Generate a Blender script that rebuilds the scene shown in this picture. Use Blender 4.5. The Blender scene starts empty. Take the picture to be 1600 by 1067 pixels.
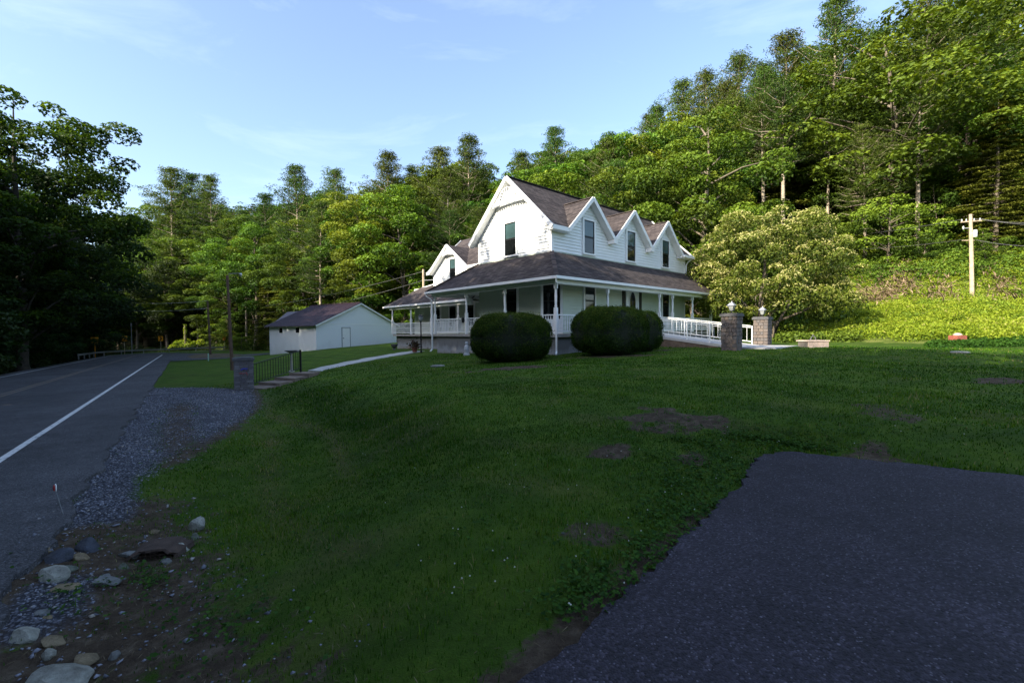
import bpy, bmesh, math, random
import numpy as np
from mathutils import Vector, Matrix

random.seed(7)
RS = np.random.RandomState(11)
PI = math.pi
S = bpy.context.scene
COL = S.collection

# ------------------------------------------------------------------ camera
FPX, PITCH, ROLL, EYE = 691.66, math.radians(1.476), math.radians(-.499), 1.6
cam = bpy.data.objects.new('camera', bpy.data.cameras.new('camera'))
COL.objects.link(cam)
S.camera = cam
cam.data.sensor_width = 36
cam.data.lens = FPX / 1600 * 36
cam.data.clip_start = .05
cam.data.clip_end = 3000
_f = Vector((0, math.cos(PITCH), -math.sin(PITCH)))
_u = Vector((0, math.sin(PITCH), math.cos(PITCH)))
_r = Vector((1, 0, 0))
r2 = _r * math.cos(ROLL) + _u * math.sin(ROLL)
u2 = _u * math.cos(ROLL) - _r * math.sin(ROLL)
cam.matrix_world = Matrix(((r2.x, u2.x, -_f.x, 0), (r2.y, u2.y, -_f.y, 0), (r2.z, u2.z, -_f.z, EYE), (0, 0, 0, 1)))

# ------------------------------------------------------------------ light
SUN_EL, SUN_AZ = math.radians(28), math.radians(229.5)      # azimuth clockwise from +Y
world = bpy.data.worlds.new('World')
S.world = world
world.use_nodes = True
wn, wl = world.node_tree.nodes, world.node_tree.links
bg = wn['Background']
sky = wn.new('ShaderNodeTexSky')
sky.sky_type = 'NISHITA'
sky.sun_disc = False
sky.sun_elevation = SUN_EL
sky.sun_rotation = SUN_AZ
sky.air_density = 1.0
sky.dust_density = 1.9
sky.ozone_density = 2.2
bg.inputs['Strength'].default_value = .15
# thin streaks of high cloud over the clear sky
tc = wn.new('ShaderNodeTexCoord')
mp = wn.new('ShaderNodeMapping'); mp.inputs['Scale'].default_value = (1.1, 2.6, 5.0); mp.inputs['Rotation'].default_value = (0.2, .35, .7)
nz = wn.new('ShaderNodeTexNoise'); nz.inputs['Scale'].default_value = 1.7; nz.inputs['Detail'].default_value = 9; nz.inputs['Roughness'].default_value = .62
nz.inputs['Distortion'].default_value = .5
rp = wn.new('ShaderNodeMapRange'); rp.inputs['From Min'].default_value = .50; rp.inputs['From Max'].default_value = .8
rp.inputs['To Min'].default_value = .05; rp.inputs['To Max'].default_value = .26
mx = wn.new('ShaderNodeMix'); mx.data_type = 'RGBA'; mx.inputs['B'].default_value = (4.4, 5.0, 6.6, 1)
wl.new(tc.outputs['Generated'], mp.inputs['Vector']); wl.new(mp.outputs[0], nz.inputs['Vector'])
wl.new(nz.outputs['Fac'], rp.inputs['Value']); wl.new(rp.outputs[0], mx.inputs['Factor'])
wl.new(sky.outputs[0], mx.inputs['A']); wl.new(mx.outputs['Result'], bg.inputs['Color'])

sun = bpy.data.objects.new('sun', bpy.data.lights.new('sun', 'SUN'))
COL.objects.link(sun)
sun.data.energy = 4.4
sun.data.angle = math.radians(.5)
sun.data.color = (1, .9, .72)
_sd = Vector((math.sin(SUN_AZ) * math.cos(SUN_EL), math.cos(SUN_AZ) * math.cos(SUN_EL), math.sin(SUN_EL)))
sun.rotation_euler = (-_sd).to_track_quat('-Z', 'Y').to_euler()
sun.location = _sd * 60

S.render.engine = 'CYCLES'
S.cycles.use_denoising = True
S.cycles.max_bounces = 6
S.cycles.diffuse_bounces = 3
S.cycles.transmission_bounces = 3
S.cycles.transparent_max_bounces = 4
S.view_settings.view_transform = 'Standard'
S.view_settings.look = 'None'
S.view_settings.exposure = 1.35
S.view_settings.gamma = 1
S.view_settings.use_curve_mapping = False

# ------------------------------------------------------------------ helpers
def ray(px, py):
    cr, sr = math.cos(ROLL), math.sin(ROLL)
    x, y = px - 800, py - 533.5
    u = x * cr + y * sr
    v = -x * sr + y * cr
    c, s = math.cos(PITCH), math.sin(PITCH)
    d = (u, FPX * c - v * s, -v * c - FPX * s)
    return (d[0] / d[1], 1.0, d[2] / d[1])

def at(px, py, Y):
    d = ray(px, py)
    return Vector((d[0] * Y, Y, EYE + d[2] * Y))

def atz(px, py, z):
    d = ray(px, py)
    return at(px, py, (z - EYE) / d[2])

def tag(o, label=None, cat=None, group=None, kind=None):
    if label: o['label'] = label
    if cat: o['category'] = cat
    if group: o['group'] = group
    if kind: o['kind'] = kind
    return o

def empty(name, loc, rz=0, parent=None):
    o = bpy.data.objects.new(name, None)
    COL.objects.link(o)
    o.location = loc
    o.rotation_euler = (0, 0, rz)
    o.empty_display_size = .2
    if parent: o.parent = parent
    return o

def link(name, me, parent=None, loc=None, rot=None, scale=None):
    o = bpy.data.objects.new(name, me)
    COL.objects.link(o)
    if parent: o.parent = parent
    if loc is not None: o.location = loc
    if rot is not None: o.rotation_euler = rot
    if scale is not None: o.scale = scale
    return o

class MB:
    def __init__(s): s.v, s.f, s.m = [], [], []
    def add(s, vs, fs, mi=0):
        b = len(s.v)
        s.v += [tuple(p) for p in vs]
        s.f += [tuple(b + i for i in q) for q in fs]
        s.m += [mi] * len(fs)
        return s
    def box(s, x0, x1, y0, y1, z0, z1, mi=0):
        return s.add([(x0, y0, z0), (x1, y0, z0), (x1, y1, z0), (x0, y1, z0), (x0, y0, z1), (x1, y0, z1), (x1, y1, z1), (x0, y1, z1)],
                     [(0, 3, 2, 1), (4, 5, 6, 7), (0, 1, 5, 4), (1, 2, 6, 5), (2, 3, 7, 6), (3, 0, 4, 7)], mi)
    def bar(s, p, q, w, h=None, mi=0, up=(0, 0, 1)):
        """box of section w (sideways) x h (up) between p and q"""
        h = h or w
        p, q = Vector(p), Vector(q)
        d = (q - p).normalized()
        a = d.cross(Vector(up))
        a = a.normalized() if a.length > 1e-4 else Vector((1, 0, 0))
        b = a.cross(d)
        vs = []
        for c in (p, q):
            for i, j in ((-1, -1), (1, -1), (1, 1), (-1, 1)):
                vs.append(c + a * (i * w / 2) + b * (j * h / 2))
        return s.add(vs, [(0, 3, 2, 1), (4, 5, 6, 7), (0, 1, 5, 4), (1, 2, 6, 5), (2, 3, 7, 6), (3, 0, 4, 7)], mi)
    def tube(s, pts, rads, n=8, mi=0, cap=True):
        pts = [Vector(p) for p in pts]
        if not hasattr(rads, '__len__'): rads = [rads] * len(pts)
        b = len(s.v)
        ref = Vector((.31, .17, .93))
        for i, p in enumerate(pts):
            d = (pts[min(i + 1, len(pts) - 1)] - pts[max(i - 1, 0)]).normalized()
            a = d.cross(ref)
            if a.length < .05: a = d.cross(Vector((1, 0, 0)))
            a.normalize()
            c = d.cross(a)
            for k in range(n):
                t = 2 * PI * k / n
                s.v.append(tuple(p + (a * math.cos(t) + c * math.sin(t)) * rads[i]))
        for i in range(len(pts) - 1):
            for k in range(n):
                k2 = (k + 1) % n
                s.f.append((b + i * n + k, b + i * n + k2, b + (i + 1) * n + k2, b + (i + 1) * n + k)); s.m.append(mi)
        if cap:
            s.f.append(tuple(b + k for k in range(n))[::-1]); s.m.append(mi)
            s.f.append(tuple(b + (len(pts) - 1) * n + k for k in range(n))); s.m.append(mi)
        return s
    def lathe(s, prof, n=10, c=(0, 0, 0), mi=0):
        """prof: (radius, z)"""
        b = len(s.v)
        for r, z in prof:
            for k in range(n):
                t = 2 * PI * (k + .5) / n
                s.v.append((c[0] + r * math.cos(t), c[1] + r * math.sin(t), c[2] + z))
        for i in range(len(prof) - 1):
            for k in range(n):
                k2 = (k + 1) % n
                s.f.append((b + i * n + k, b + i * n + k2, b + (i + 1) * n + k2, b + (i + 1) * n + k)); s.m.append(mi)
        s.f.append(tuple(b + k for k in range(n))[::-1]); s.m.append(mi)
        s.f.append(tuple(b + (len(prof) - 1) * n + k for k in range(n))); s.m.append(mi)
        return s
    def slab(s, poly, t, mi=0, mi2=None):
        """flat polygon, thickened by t along minus Z"""
        n = len(poly)
        lo = [(p[0], p[1], p[2] - t) for p in poly]
        s.add(list(poly) + lo, [tuple(range(n))], mi)
        b = len(s.v) - 2 * n
        s.f.append(tuple(b + n + i for i in range(n))[::-1]); s.m.append(mi if mi2 is None else mi2)
        for i in range(n):
            j = (i + 1) % n
            s.f.append((b + j, b + i, b + n + i, b + n + j)); s.m.append(mi if mi2 is None else mi2)
        return s
    def mesh(s, name, mats, smooth=False):
        me = bpy.data.meshes.new(name)
        me.from_pydata(s.v, [], s.f)
        if not isinstance(mats, (list, tuple)): mats = [mats]
        for m in mats: me.materials.append(m)
        me.polygons.foreach_set('material_index', s.m)
        if smooth: me.polygons.foreach_set('use_smooth', [True] * len(s.f))
        me.update()
        return me
    def build(s, name, mats, parent=None, smooth=False, **k):
        return link(name, s.mesh(name, mats, smooth), parent, **k)

def np_mesh(name, V, F, mats, attrs=None, smooth=False, midx=None):
    """V (n,3); F (m,k) equal sided faces"""
    me = bpy.data.meshes.new(name)
    V = np.asarray(V, np.float32); F = np.asarray(F, np.int32)
    m, k = F.shape
    me.vertices.add(len(V)); me.vertices.foreach_set('co', V.ravel())
    me.loops.add(m * k); me.loops.foreach_set('vertex_index', F.ravel())
    me.polygons.add(m)
    me.polygons.foreach_set('loop_start', np.arange(0, m * k, k, dtype=np.int32))
    me.polygons.foreach_set('loop_total', np.full(m, k, np.int32))
    if not isinstance(mats, (list, tuple)): mats = [mats]
    for x in mats: me.materials.append(x)
    if midx is not None: me.polygons.foreach_set('material_index', np.asarray(midx, np.int32))
    if smooth: me.polygons.foreach_set('use_smooth', np.ones(m, bool))
    for n_, a in (attrs or {}).items():
        at_ = me.attributes.new(n_, 'FLOAT', 'POINT')
        at_.data.foreach_set('value', np.asarray(a, np.float32))
    me.update(calc_edges=True)
    me.validate()
    return me

def tree_copy(o, parent=None):
    c = o.copy(); COL.objects.link(c); c.parent = parent
    for ch in list(o.children):
        tree_copy(ch, c)
    return c

# ------------------------------------------------------------------ materials
class NT:
    def __init__(s, name):
        s.mat = bpy.data.materials.new(name); s.mat.use_nodes = True
        s.n = s.mat.node_tree.nodes; s.l = s.mat.node_tree.links
        s.b = s.n['Principled BSDF']
        s.out = s.n['Material Output']
    def new(s, t, **k):
        x = s.n.new('ShaderNode' + t)
        for a, v in k.items():
            if a in x.inputs.keys() if hasattr(x.inputs, 'keys') else False: x.inputs[a].default_value = v
            else: setattr(x, a, v)
        return x
    def link(s, a, b): s.l.new(a, b)
    def noise(s, scale, detail=5, rough=.6, vec=None, dist=0):
        x = s.n.new('ShaderNodeTexNoise')
        x.inputs['Scale'].default_value = scale; x.inputs['Detail'].default_value = detail
        x.inputs['Roughness'].default_value = rough; x.inputs['Distortion'].default_value = dist
        if vec is not None: s.link(vec, x.inputs['Vector'])
        return x.outputs['Fac']
    def coord(s, kind='Object'):
        return s.n.new('ShaderNodeTexCoord').outputs[kind]
    def geo(s):
        return s.n.new('ShaderNodeNewGeometry').outputs['Position']
    def map(s, vec, scale=(1, 1, 1), rot=(0, 0, 0)):
        x = s.n.new('ShaderNodeMapping'); x.inputs['Scale'].default_value = scale; x.inputs['Rotation'].default_value = rot
        s.link(vec, x.inputs['Vector']); return x.outputs[0]
    def ramp(s, fac, stops):
        x = s.n.new('ShaderNodeValToRGB')
        e = x.color_ramp.elements
        while len(e) < len(stops): e.new(.5)
        for i, (p, c) in enumerate(stops):
            e[i].position = p
            e[i].color = (c, c, c, 1) if not hasattr(c, '__len__') else (*c, 1)
        s.link(fac, x.inputs['Fac']); return x.outputs['Color']
    def mix(s, fac, a, b, mode='MIX'):
        x = s.n.new('ShaderNodeMix'); x.data_type = 'RGBA'; x.blend_type = mode
        for sock, v in ((x.inputs['Factor'], fac), (x.inputs['A'], a), (x.inputs['B'], b)):
            if isinstance(v, (int, float)): sock.default_value = v
            elif isinstance(v, (tuple, list)): sock.default_value = (*v, 1)
            else: s.link(v, sock)
        return x.outputs['Result']
    def math(s, op, a, b=None, clamp=False):
        x = s.n.new('ShaderNodeMath'); x.operation = op; x.use_clamp = clamp
        for i, v in enumerate((a, b)):
            if v is None: continue
            if isinstance(v, (int, float)): x.inputs[i].default_value = v
            else: s.link(v, x.inputs[i])
        return x.outputs[0]
    def attr(s, name):
        x = s.n.new('ShaderNodeAttribute'); x.attribute_name = name; return x.outputs['Fac']
    def objrand(s): return s.n.new('ShaderNodeObjectInfo').outputs['Random']
    def bump(s, h, strength=.4, dist=.02):
        x = s.n.new('ShaderNodeBump'); x.inputs['Strength'].default_value = strength; x.inputs['Distance'].default_value = dist
        s.link(h, x.inputs['Height']); s.link(x.outputs[0], s.b.inputs['Normal'])
    def col(s, c):
        if isinstance(c, (tuple, list)): s.b.inputs['Base Color'].default_value = (*c, 1)
        else: s.link(c, s.b.inputs['Base Color'])
        return s
    def set(s, **k):
        for a, v in k.items(): s.b.inputs[a.replace('_', ' ')].default_value = v
        return s

def plain(name, c, rough=.6, var=.15, scale=6, bump=0, metal=0, spec=.4, bscale=None):
    m = NT(name)
    f = m.noise(scale, 6, .65, m.coord('Object'))
    lo = tuple(x * (1 - var) for x in c); hi = tuple(min(1, x * (1 + var)) for x in c)
    m.col(m.ramp(f, [(.3, lo), (.7, hi)]))
    m.set(Roughness=rough, Metallic=metal)
    m.b.inputs['Specular IOR Level'].default_value = spec
    if bump: m.bump(m.noise(bscale or scale * 8, 4, .6, m.coord('Object')), bump, .01)
    return m.mat

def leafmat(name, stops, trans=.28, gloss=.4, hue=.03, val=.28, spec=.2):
    """stops: colours from inner/dark leaf to light leaf, by the tint attribute"""
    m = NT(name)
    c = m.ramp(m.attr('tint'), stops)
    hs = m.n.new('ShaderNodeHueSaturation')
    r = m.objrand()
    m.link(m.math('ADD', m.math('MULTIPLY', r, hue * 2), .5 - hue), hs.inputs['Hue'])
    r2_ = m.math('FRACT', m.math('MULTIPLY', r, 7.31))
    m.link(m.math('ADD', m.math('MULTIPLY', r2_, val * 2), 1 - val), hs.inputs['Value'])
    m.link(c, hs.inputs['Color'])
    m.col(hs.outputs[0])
    m.set(Roughness=gloss + .15)
    m.b.inputs['Specular IOR Level'].default_value = spec
    tr = m.n.new('ShaderNodeBsdfTranslucent')
    t2 = m.mix(1.0, hs.outputs[0], (1.25, 1.15, .45), 'MULTIPLY')
    m.link(t2, tr.inputs['Color'])
    ms = m.n.new('ShaderNodeMixShader'); ms.inputs[0].default_value = trans
    m.link(m.b.outputs[0], ms.inputs[1]); m.link(tr.outputs[0], ms.inputs[2])
    m.link(ms.outputs[0], m.out.inputs['Surface'])
    return m.mat

LEAF = leafmat('broad_leaf', [(0, (.018, .042, .005)), (.5, (.075, .145, .012)), (1, (.17, .26, .024))])
LEAF_DARK = leafmat('shaded_river_leaf', [(0, (.008, .02, .004)), (.6, (.022, .048, .007)), (1, (.05, .085, .010))], trans=.3)  # deep shade along the river put into darker leaf colours
LEAF_TOP = leafmat('sunlit_top_leaf', [(0, (.008, .02, .003)), (.5, (.03, .065, .007)), (1, (.12, .20, .014))], trans=.42)  # bright end paints in the sunlit top edges of the tree
LEAF_YEL = leafmat('yellow_green_leaf', [(0, (.028, .054, .006)), (.5, (.13, .195, .015)), (1, (.26, .33, .034))])
NEEDLE = leafmat('pine_needle', [(0, (.014, .032, .006)), (.5, (.075, .125, .020)), (1, (.165, .23, .036))], trans=.22)
HEM = leafmat('hemlock_needle', [(0, (.012, .024, .005)), (.55, (.075, .11, .013)), (1, (.16, .195, .026))], trans=.2)
BLOOM = leafmat('flowering_leaf', [(0, (.035, .065, .010)), (.5, (.12, .17, .022)), (.72, (.19, .23, .04)), (.78, (.40, .43, .12)), (1, (.62, .60, .28))], trans=.35)
YEW = leafmat('clipped_leaf', [(0, (.009, .026, .004)), (.5, (.029, .066, .008)), (.85, (.078, .13, .014)), (1, (.13, .15, .03))], trans=.12, hue=.01, val=.06, spec=.06)
BRUSH = leafmat('brush_leaf', [(0, (.06, .11, .008)), (.35, (.19, .28, .018)), (.85, (.33, .40, .035)), (1, (.40, .38, .12))], trans=.42, hue=.006, val=.04)
UNDER = leafmat('understory_leaf', [(0, (.022, .046, .005)), (.6, (.085, .145, .014)), (1, (.17, .24, .024))], hue=.012, val=.12)
STRAW = leafmat('dry_stalk', [(0, (.16, .12, .07)), (1, (.42, .33, .2))], trans=.2)
WEED = leafmat('weed_leaf', [(0, (.018, .055, .010)), (1, (.055, .125, .016))], trans=.3, spec=.06, hue=.004, val=.05)
GRASSB = leafmat('grass_blade', [(0, (.012, .038, .003)), (.45, (.030, .078, .005)), (.8, (.088, .150, .010)), (.93, (.12, .15, .025)), (1, (.2, .17, .08))], trans=.3, spec=.04)
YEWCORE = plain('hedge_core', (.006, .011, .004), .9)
BARK = plain('bark', (.14, .115, .085), .9, .5, 3, .8, bscale=14)
BARK_DARK = plain('shaded_river_bark', (.05, .042, .034), .95, .5, 3, .8, bscale=14)  # darker copy of the bark with the riverside shade put in
BARK_PALE = plain('pine_bark', (.30, .25, .19), .9, .45, 2.5, .8, bscale=12)
WHITE = plain('white_siding', (.77, .79, .78), .55, .05, 1.1, .1)
def weathered():
    m = NT('weathered_white_boards')
    g = m.coord('Object')
    sep = m.n.new('ShaderNodeSeparateXYZ'); m.link(g, sep.inputs[0])
    n = m.noise(1.1, 7, .7, m.map(g, (1, 1, .5)))
    grime = m.math('ADD', m.math('MULTIPLY', sep.outputs['Z'], -.22), m.math('MULTIPLY', n, .8))
    c = m.ramp(grime, [(.3, (.74, .77, .78)), (.55, (.66, .69, .69)), (.85, (.42, .41, .35))])
    m.col(c); m.set(Roughness=.7)
    return m.mat
WEATHERED = weathered()
TRIM = plain('white_trim', (.80, .81, .80), .45, .04, 3)
CEIL = plain('porch_ceiling', (.62, .68, .66), .6, .05, 2)
CONC = plain('concrete', (.33, .31, .28), .9, .25, 2.2, .5, bscale=40)
POLEW = plain('weathered_pole', (.42, .33, .23), .9, .35, 3, .6)
POLED = plain('dark_pole', (.10, .065, .045), .9, .35, 3, .6)
IRON = plain('black_iron', (.012, .013, .014), .45, .2, 8, metal=.3)
GREY = plain('galvanised_steel', (.22, .23, .24), .6, .2, 5, metal=.3)
WIRE = plain('cable', (.12, .12, .12), .6)
INSUL = plain('insulator', (.5, .52, .55), .3)
RUST = plain('rusty_iron', (.05, .03, .02), .9, .4, 12, .6)
YELLOW = plain('sign_yellow', (.80, .32, .015), .5, .05, 4)
BLACK = plain('sign_black', (.01, .01, .01), .5)
REDP = plain('red_reflector', (.45, .01, .01), .3)
TERRA = plain('terracotta', (.22, .07, .045), .8, .3, 6)
BRICKR = plain('red_brick', (.25, .075, .05), .9, .3, 9, .4)
PINKB = plain('buff_block', (.52, .40, .33), .9, .18, 8, .4)
BLUEF = plain('blue_paint', (.03, .05, .35), .6)
WICK = plain('lamp_glass', (.25, .27, .27), .15, .1, 6, spec=.6)
LAMPTOP = plain('lamp_metal', (.55, .55, .56), .35, .1, 8, metal=.7)
RED = plain('post_red', (.35, .03, .03), .6)

def glassmat(name, c, rough=.04):
    m = NT(name)
    f = m.noise(.9, 3, .5, m.coord('Object'))
    m.col(m.ramp(f, [(.35, tuple(x * .7 for x in c)), (.65, tuple(x * 1.3 for x in c))]))
    m.set(Roughness=rough); m.b.inputs['Specular IOR Level'].default_value = .5
    return m.mat
GLASS = glassmat('window_glass', (.008, .010, .011))
GLASS_UP = glassmat('window_glass_with_blind', (.045, .085, .09))

def shingle(name, base, dark, scale=1.0):
    m = NT(name)
    g = m.coord('Object')
    # shingle courses run level: use height for the course and the plan position along the course
    sep = m.n.new('ShaderNodeSeparateXYZ'); m.link(g, sep.inputs[0])
    cmb = m.n.new('ShaderNodeCombineXYZ')
    m.link(m.math('ADD', sep.outputs['X'], sep.outputs['Y']), cmb.inputs['X'])
    m.link(m.math('MULTIPLY', sep.outputs['Z'], 1.35), cmb.inputs['Y'])
    br = m.n.new('ShaderNodeTexBrick')
    m.link(cmb.outputs[0], br.inputs['Vector'])
    br.inputs['Scale'].default_value = 3.3 * scale
    br.inputs['Brick Width'].default_value = 1.0; br.inputs['Row Height'].default_value = .42
    br.inputs['Mortar Size'].default_value = .03
    br.inputs['Color1'].default_value = (*base, 1); br.inputs['Color2'].default_value = (*dark, 1)
    br.inputs['Mortar'].default_value = (*(x * .35 for x in dark), 1)
    n1 = m.noise(1.2, 6, .7, g)
    n2 = m.noise(60, 3, .7, g)
    c = m.mix(.55, br.outputs['Color'], m.ramp(n1, [(.3, .35), (.7, 1.0)]), 'MULTIPLY')
    c = m.mix(.5, c, m.ramp(n2, [(.3, .4), (.7, 1.0)]), 'MULTIPLY')
    m.col(c); m.set(Roughness=.92); m.b.inputs['Specular IOR Level'].default_value = .2
    m.bump(m.math('ADD', m.math('MULTIPLY', br.outputs['Fac'], -1.0), n2), .5, .02)
    return m.mat
SHING = shingle('brown_shingle', (.135, .112, .108), (.058, .048, .050))

def metalroof():
    m = NT('purple_metal_roof')
    g = m.coord('Object')
    n = m.noise(.8, 5, .7, m.map(g, (1, 1, 3)))
    m.col(m.ramp(n, [(.25, (.035, .02, .03)), (.55, (.055, .035, .048)), (.8, (.11, .075, .07))]))
    m.set(Roughness=.45, Metallic=.25)
    return m.mat
METALROOF = metalroof()

def foundation_mat():
    m = NT('painted_foundation')
    g = m.coord('Object')
    sep = m.n.new('ShaderNodeSeparateXYZ'); m.link(g, sep.inputs[0])
    n = m.noise(1.3, 7, .65, m.map(g, (1, 1, .6)))
    f = m.math('ADD', m.math('MULTIPLY', sep.outputs['Z'], -.75), m.math('ADD', n, .22))
    c = m.ramp(f, [(.1, (.17, .17, .17)), (.34, (.30, .31, .33)), (.5, (.26, .24, .22)), (.62, (.21, .14, .08)), (.8, (.10, .06, .035))])
    n3 = m.noise(3.3, 8, .7, m.map(g, (1, 1, .35)))
    c = m.mix(m.ramp(n3, [(.55, 0), (.75, .8)]), c, (.05, .05, .055))
    m.col(c); m.set(Roughness=.9)
    m.bump(m.noise(22, 5, .6, g), .3, .01)
    return m.mat
FOUND = foundation_mat()

def stone_mat(name, c1, c2, c3):
    m = NT(name)
    r = m.objrand()
    n = m.noise(9, 6, .7, m.coord('Object'))
    c = m.mix(n, m.ramp(r, [(0, c1), (.35, c2), (.7, c3), (1, c1)]), (.12, .11, .11), 'MULTIPLY')
    c = m.mix(.45, m.ramp(r, [(0, c1), (.35, c2), (.7, c3), (1, c1)]), c)
    m.col(c); m.set(Roughness=.92); m.b.inputs['Specular IOR Level'].default_value = .25
    m.bump(m.noise(26, 6, .7, m.coord('Object')), .8, .02)
    return m.mat
PSTONE = stone_mat('pillar_stone', (.17, .14, .125), (.135, .13, .135), (.22, .18, .155))
FLAG = stone_mat('grey_flagstone', (.20, .19, .2), (.26, .25, .27), (.16, .15, .17))
MORTAR = plain('mortar', (.11, .10, .09), .95, .2, 12, .5)
CAPST = plain('cap_stone', (.085, .085, .09), .85, .3, 6, .5)
ROCKM = {}
for k, c in dict(pale=(.42, .42, .36), blue=(.085, .095, .12), tan=(.30, .24, .15), green=(.18, .20, .16), grey=(.23, .24, .23)).items():
    m = NT('rock_' + k)
    g = m.coord('Object')
    n = m.noise(5, 8, .7, g)
    cc = m.ramp(n, [(.28, tuple(x * .45 for x in c)), (.5, c), (.75, tuple(min(1, x * 1.35) for x in c))])
    cc = m.mix(m.ramp(m.noise(2.5, 6, .7, m.geo()), [(.48, 0), (.66, .6)]), cc, (.06, .05, .034))
    m.col(cc); m.set(Roughness=.95); m.b.inputs['Specular IOR Level'].default_value = .15; m.bump(m.noise(14, 8, .75, g), 1.0, .05)
    ROCKM[k] = m.mat

def gravelmat():
    m = NT('gravel_stone')
    m.col(m.ramp(m.attr('tint'), [(0, (.06, .064, .078)), (.4, (.13, .138, .165)), (.85, (.25, .26, .31)), (1, (.34, .31, .26))]))
    m.set(Roughness=.85)
    return m.mat
GRAVEL = gravelmat()

def asphalt(name, base, speck, tracks=False, fleck=.10):
    m = NT(name)
    g = m.geo()
    n1 = m.noise(.35, 6, .6, g)
    n2 = m.noise(2.2, 5, .65, g)
    c = m.ramp(m.math('ADD', m.math('MULTIPLY', n1, .6), m.math('MULTIPLY', n2, .4)), [(.34, tuple(x * .55 for x in base)), (.5, base), (.66, tuple(x * 1.5 for x in base))])
    v = m.n.new('ShaderNodeTexVoronoi'); v.inputs['Scale'].default_value = 75
    m.link(g, v.inputs['Vector'])
    sepc = m.n.new('ShaderNodeSeparateColor'); m.link(v.outputs['Color'], sepc.inputs[0])
    agg = m.ramp(sepc.outputs[0], [(0, .45), (.5, .9), (.86, 1.35), (1, 2.2)])
    c = m.mix(1.0, c, agg, 'MULTIPLY')
    pick = m.math('MULTIPLY', m.math('GREATER_THAN', sepc.outputs[1], 1 - fleck), m.math('LESS_THAN', v.outputs['Distance'], .42))
    c = m.mix(pick, c, speck)
    v2 = m.n.new('ShaderNodeTexVoronoi'); v2.inputs['Scale'].default_value = 14; m.link(g, v2.inputs['Vector'])
    s2 = m.n.new('ShaderNodeSeparateColor'); m.link(v2.outputs['Color'], s2.inputs[0])
    p2 = m.math('MULTIPLY', m.math('GREATER_THAN', s2.outputs[1], .82), m.math('LESS_THAN', v2.outputs['Distance'], .11))
    c = m.mix(p2, c, tuple(x * 1.2 for x in speck))
    m.col(c); m.set(Roughness=.82); m.b.inputs['Specular IOR Level'].default_value = .3
    m.bump(m.math('ADD', m.math('MULTIPLY', v.outputs['Distance'], -1.0), m.noise(40, 4, .6, g)), .7, .012)
    return m.mat
ASPH = asphalt('driveway_asphalt', (.028, .024, .033), (.11, .10, .125), fleck=.05)
ROADM = asphalt('road_asphalt', (.062, .062, .067), (.12, .12, .13), fleck=.05)

def paintmat(name, c, wear):
    m = NT(name)
    g = m.geo()
    n = m.noise(9, 7, .75, g)
    m.col(m.mix(m.ramp(n, [(wear, 0), (wear + .1, 1)]), (.09, .09, .095), c)); m.set(Roughness=.7)
    return m.mat
LINEW = paintmat('white_line', (.62, .62, .6), .36)
LINEY = paintmat('yellow_line', (.24, .14, .03), .48)

def groundmat():
    m = NT('lawn_and_soil')
    g = m.geo()
    big = m.noise(.22, 5, .6, g); mid = m.noise(1.3, 6, .65, g); fine = m.noise(16, 6, .75, g); vf = m.noise(90, 3, .7, g)
    lawn = m.ramp(mid, [(.25, (.026, .062, .004)), (.5, (.054, .108, .007)), (.75, (.10, .15, .014))])
    lawn = m.mix(.5, lawn, m.ramp(fine, [(.25, .45), (.75, 1.45)]), 'MULTIPLY')
    lawn = m.mix(.6, lawn, m.ramp(vf, [(.3, .55), (.7, 1.4)]), 'MULTIPLY')
    lawn = m.mix(.5, lawn, m.ramp(big, [(.3, .6), (.7, 1.25)]), 'MULTIPLY')
    dirt = m.ramp(m.noise(7, 8, .75, g), [(.25, (.03, .02, .013)), (.5, (.074, .054, .036)), (.72, (.155, .125, .09))])
    v = m.n.new('ShaderNodeTexVoronoi'); v.inputs['Scale'].default_value = 38; m.link(g, v.inputs['Vector'])
    sc_ = m.n.new('ShaderNodeSeparateColor'); m.link(v.outputs['Color'], sc_.inputs[0])
    grav = m.ramp(sc_.outputs[0], [(0, (.05, .054, .068)), (.5, (.125, .13, .16)), (1, (.27, .28, .32))])
    grav = m.mix(m.ramp(v.outputs['Distance'], [(.3, 0), (.6, .9)]), grav, (.03, .03, .035))
    brush = m.ramp(mid, [(.25, (.05, .07, .015)), (.5, (.13, .17, .03)), (.75, (.24, .22, .08))])
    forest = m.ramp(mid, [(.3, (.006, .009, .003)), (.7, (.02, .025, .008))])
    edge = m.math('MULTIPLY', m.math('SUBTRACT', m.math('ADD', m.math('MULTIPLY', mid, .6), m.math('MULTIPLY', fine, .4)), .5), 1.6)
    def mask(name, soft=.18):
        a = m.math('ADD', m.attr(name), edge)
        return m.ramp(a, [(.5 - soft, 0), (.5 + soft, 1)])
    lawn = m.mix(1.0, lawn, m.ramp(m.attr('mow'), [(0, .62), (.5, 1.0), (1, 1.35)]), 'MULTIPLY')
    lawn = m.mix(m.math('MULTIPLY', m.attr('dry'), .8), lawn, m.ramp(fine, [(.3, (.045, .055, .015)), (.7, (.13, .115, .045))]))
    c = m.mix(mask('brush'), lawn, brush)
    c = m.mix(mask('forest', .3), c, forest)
    ed2 = m.math('MULTIPLY', m.math('SUBTRACT', m.math('ADD', m.math('MULTIPLY', m.noise(3.4, 7, .75, g), .7), m.math('MULTIPLY', fine, .3)), .5), 3.0)
    c = m.mix(m.ramp(m.math('ADD', m.attr('dirt'), ed2), [(.38, 0), (.62, 1)]), c, dirt)
    c = m.mix(mask('gravel'), c, grav)
    m.col(c); m.set(Roughness=.95); m.b.inputs['Specular IOR Level'].default_value = .15
    m.bump(m.math('ADD', fine, m.math('MULTIPLY', vf, .6)), .8, .05)
    return m.mat
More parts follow.
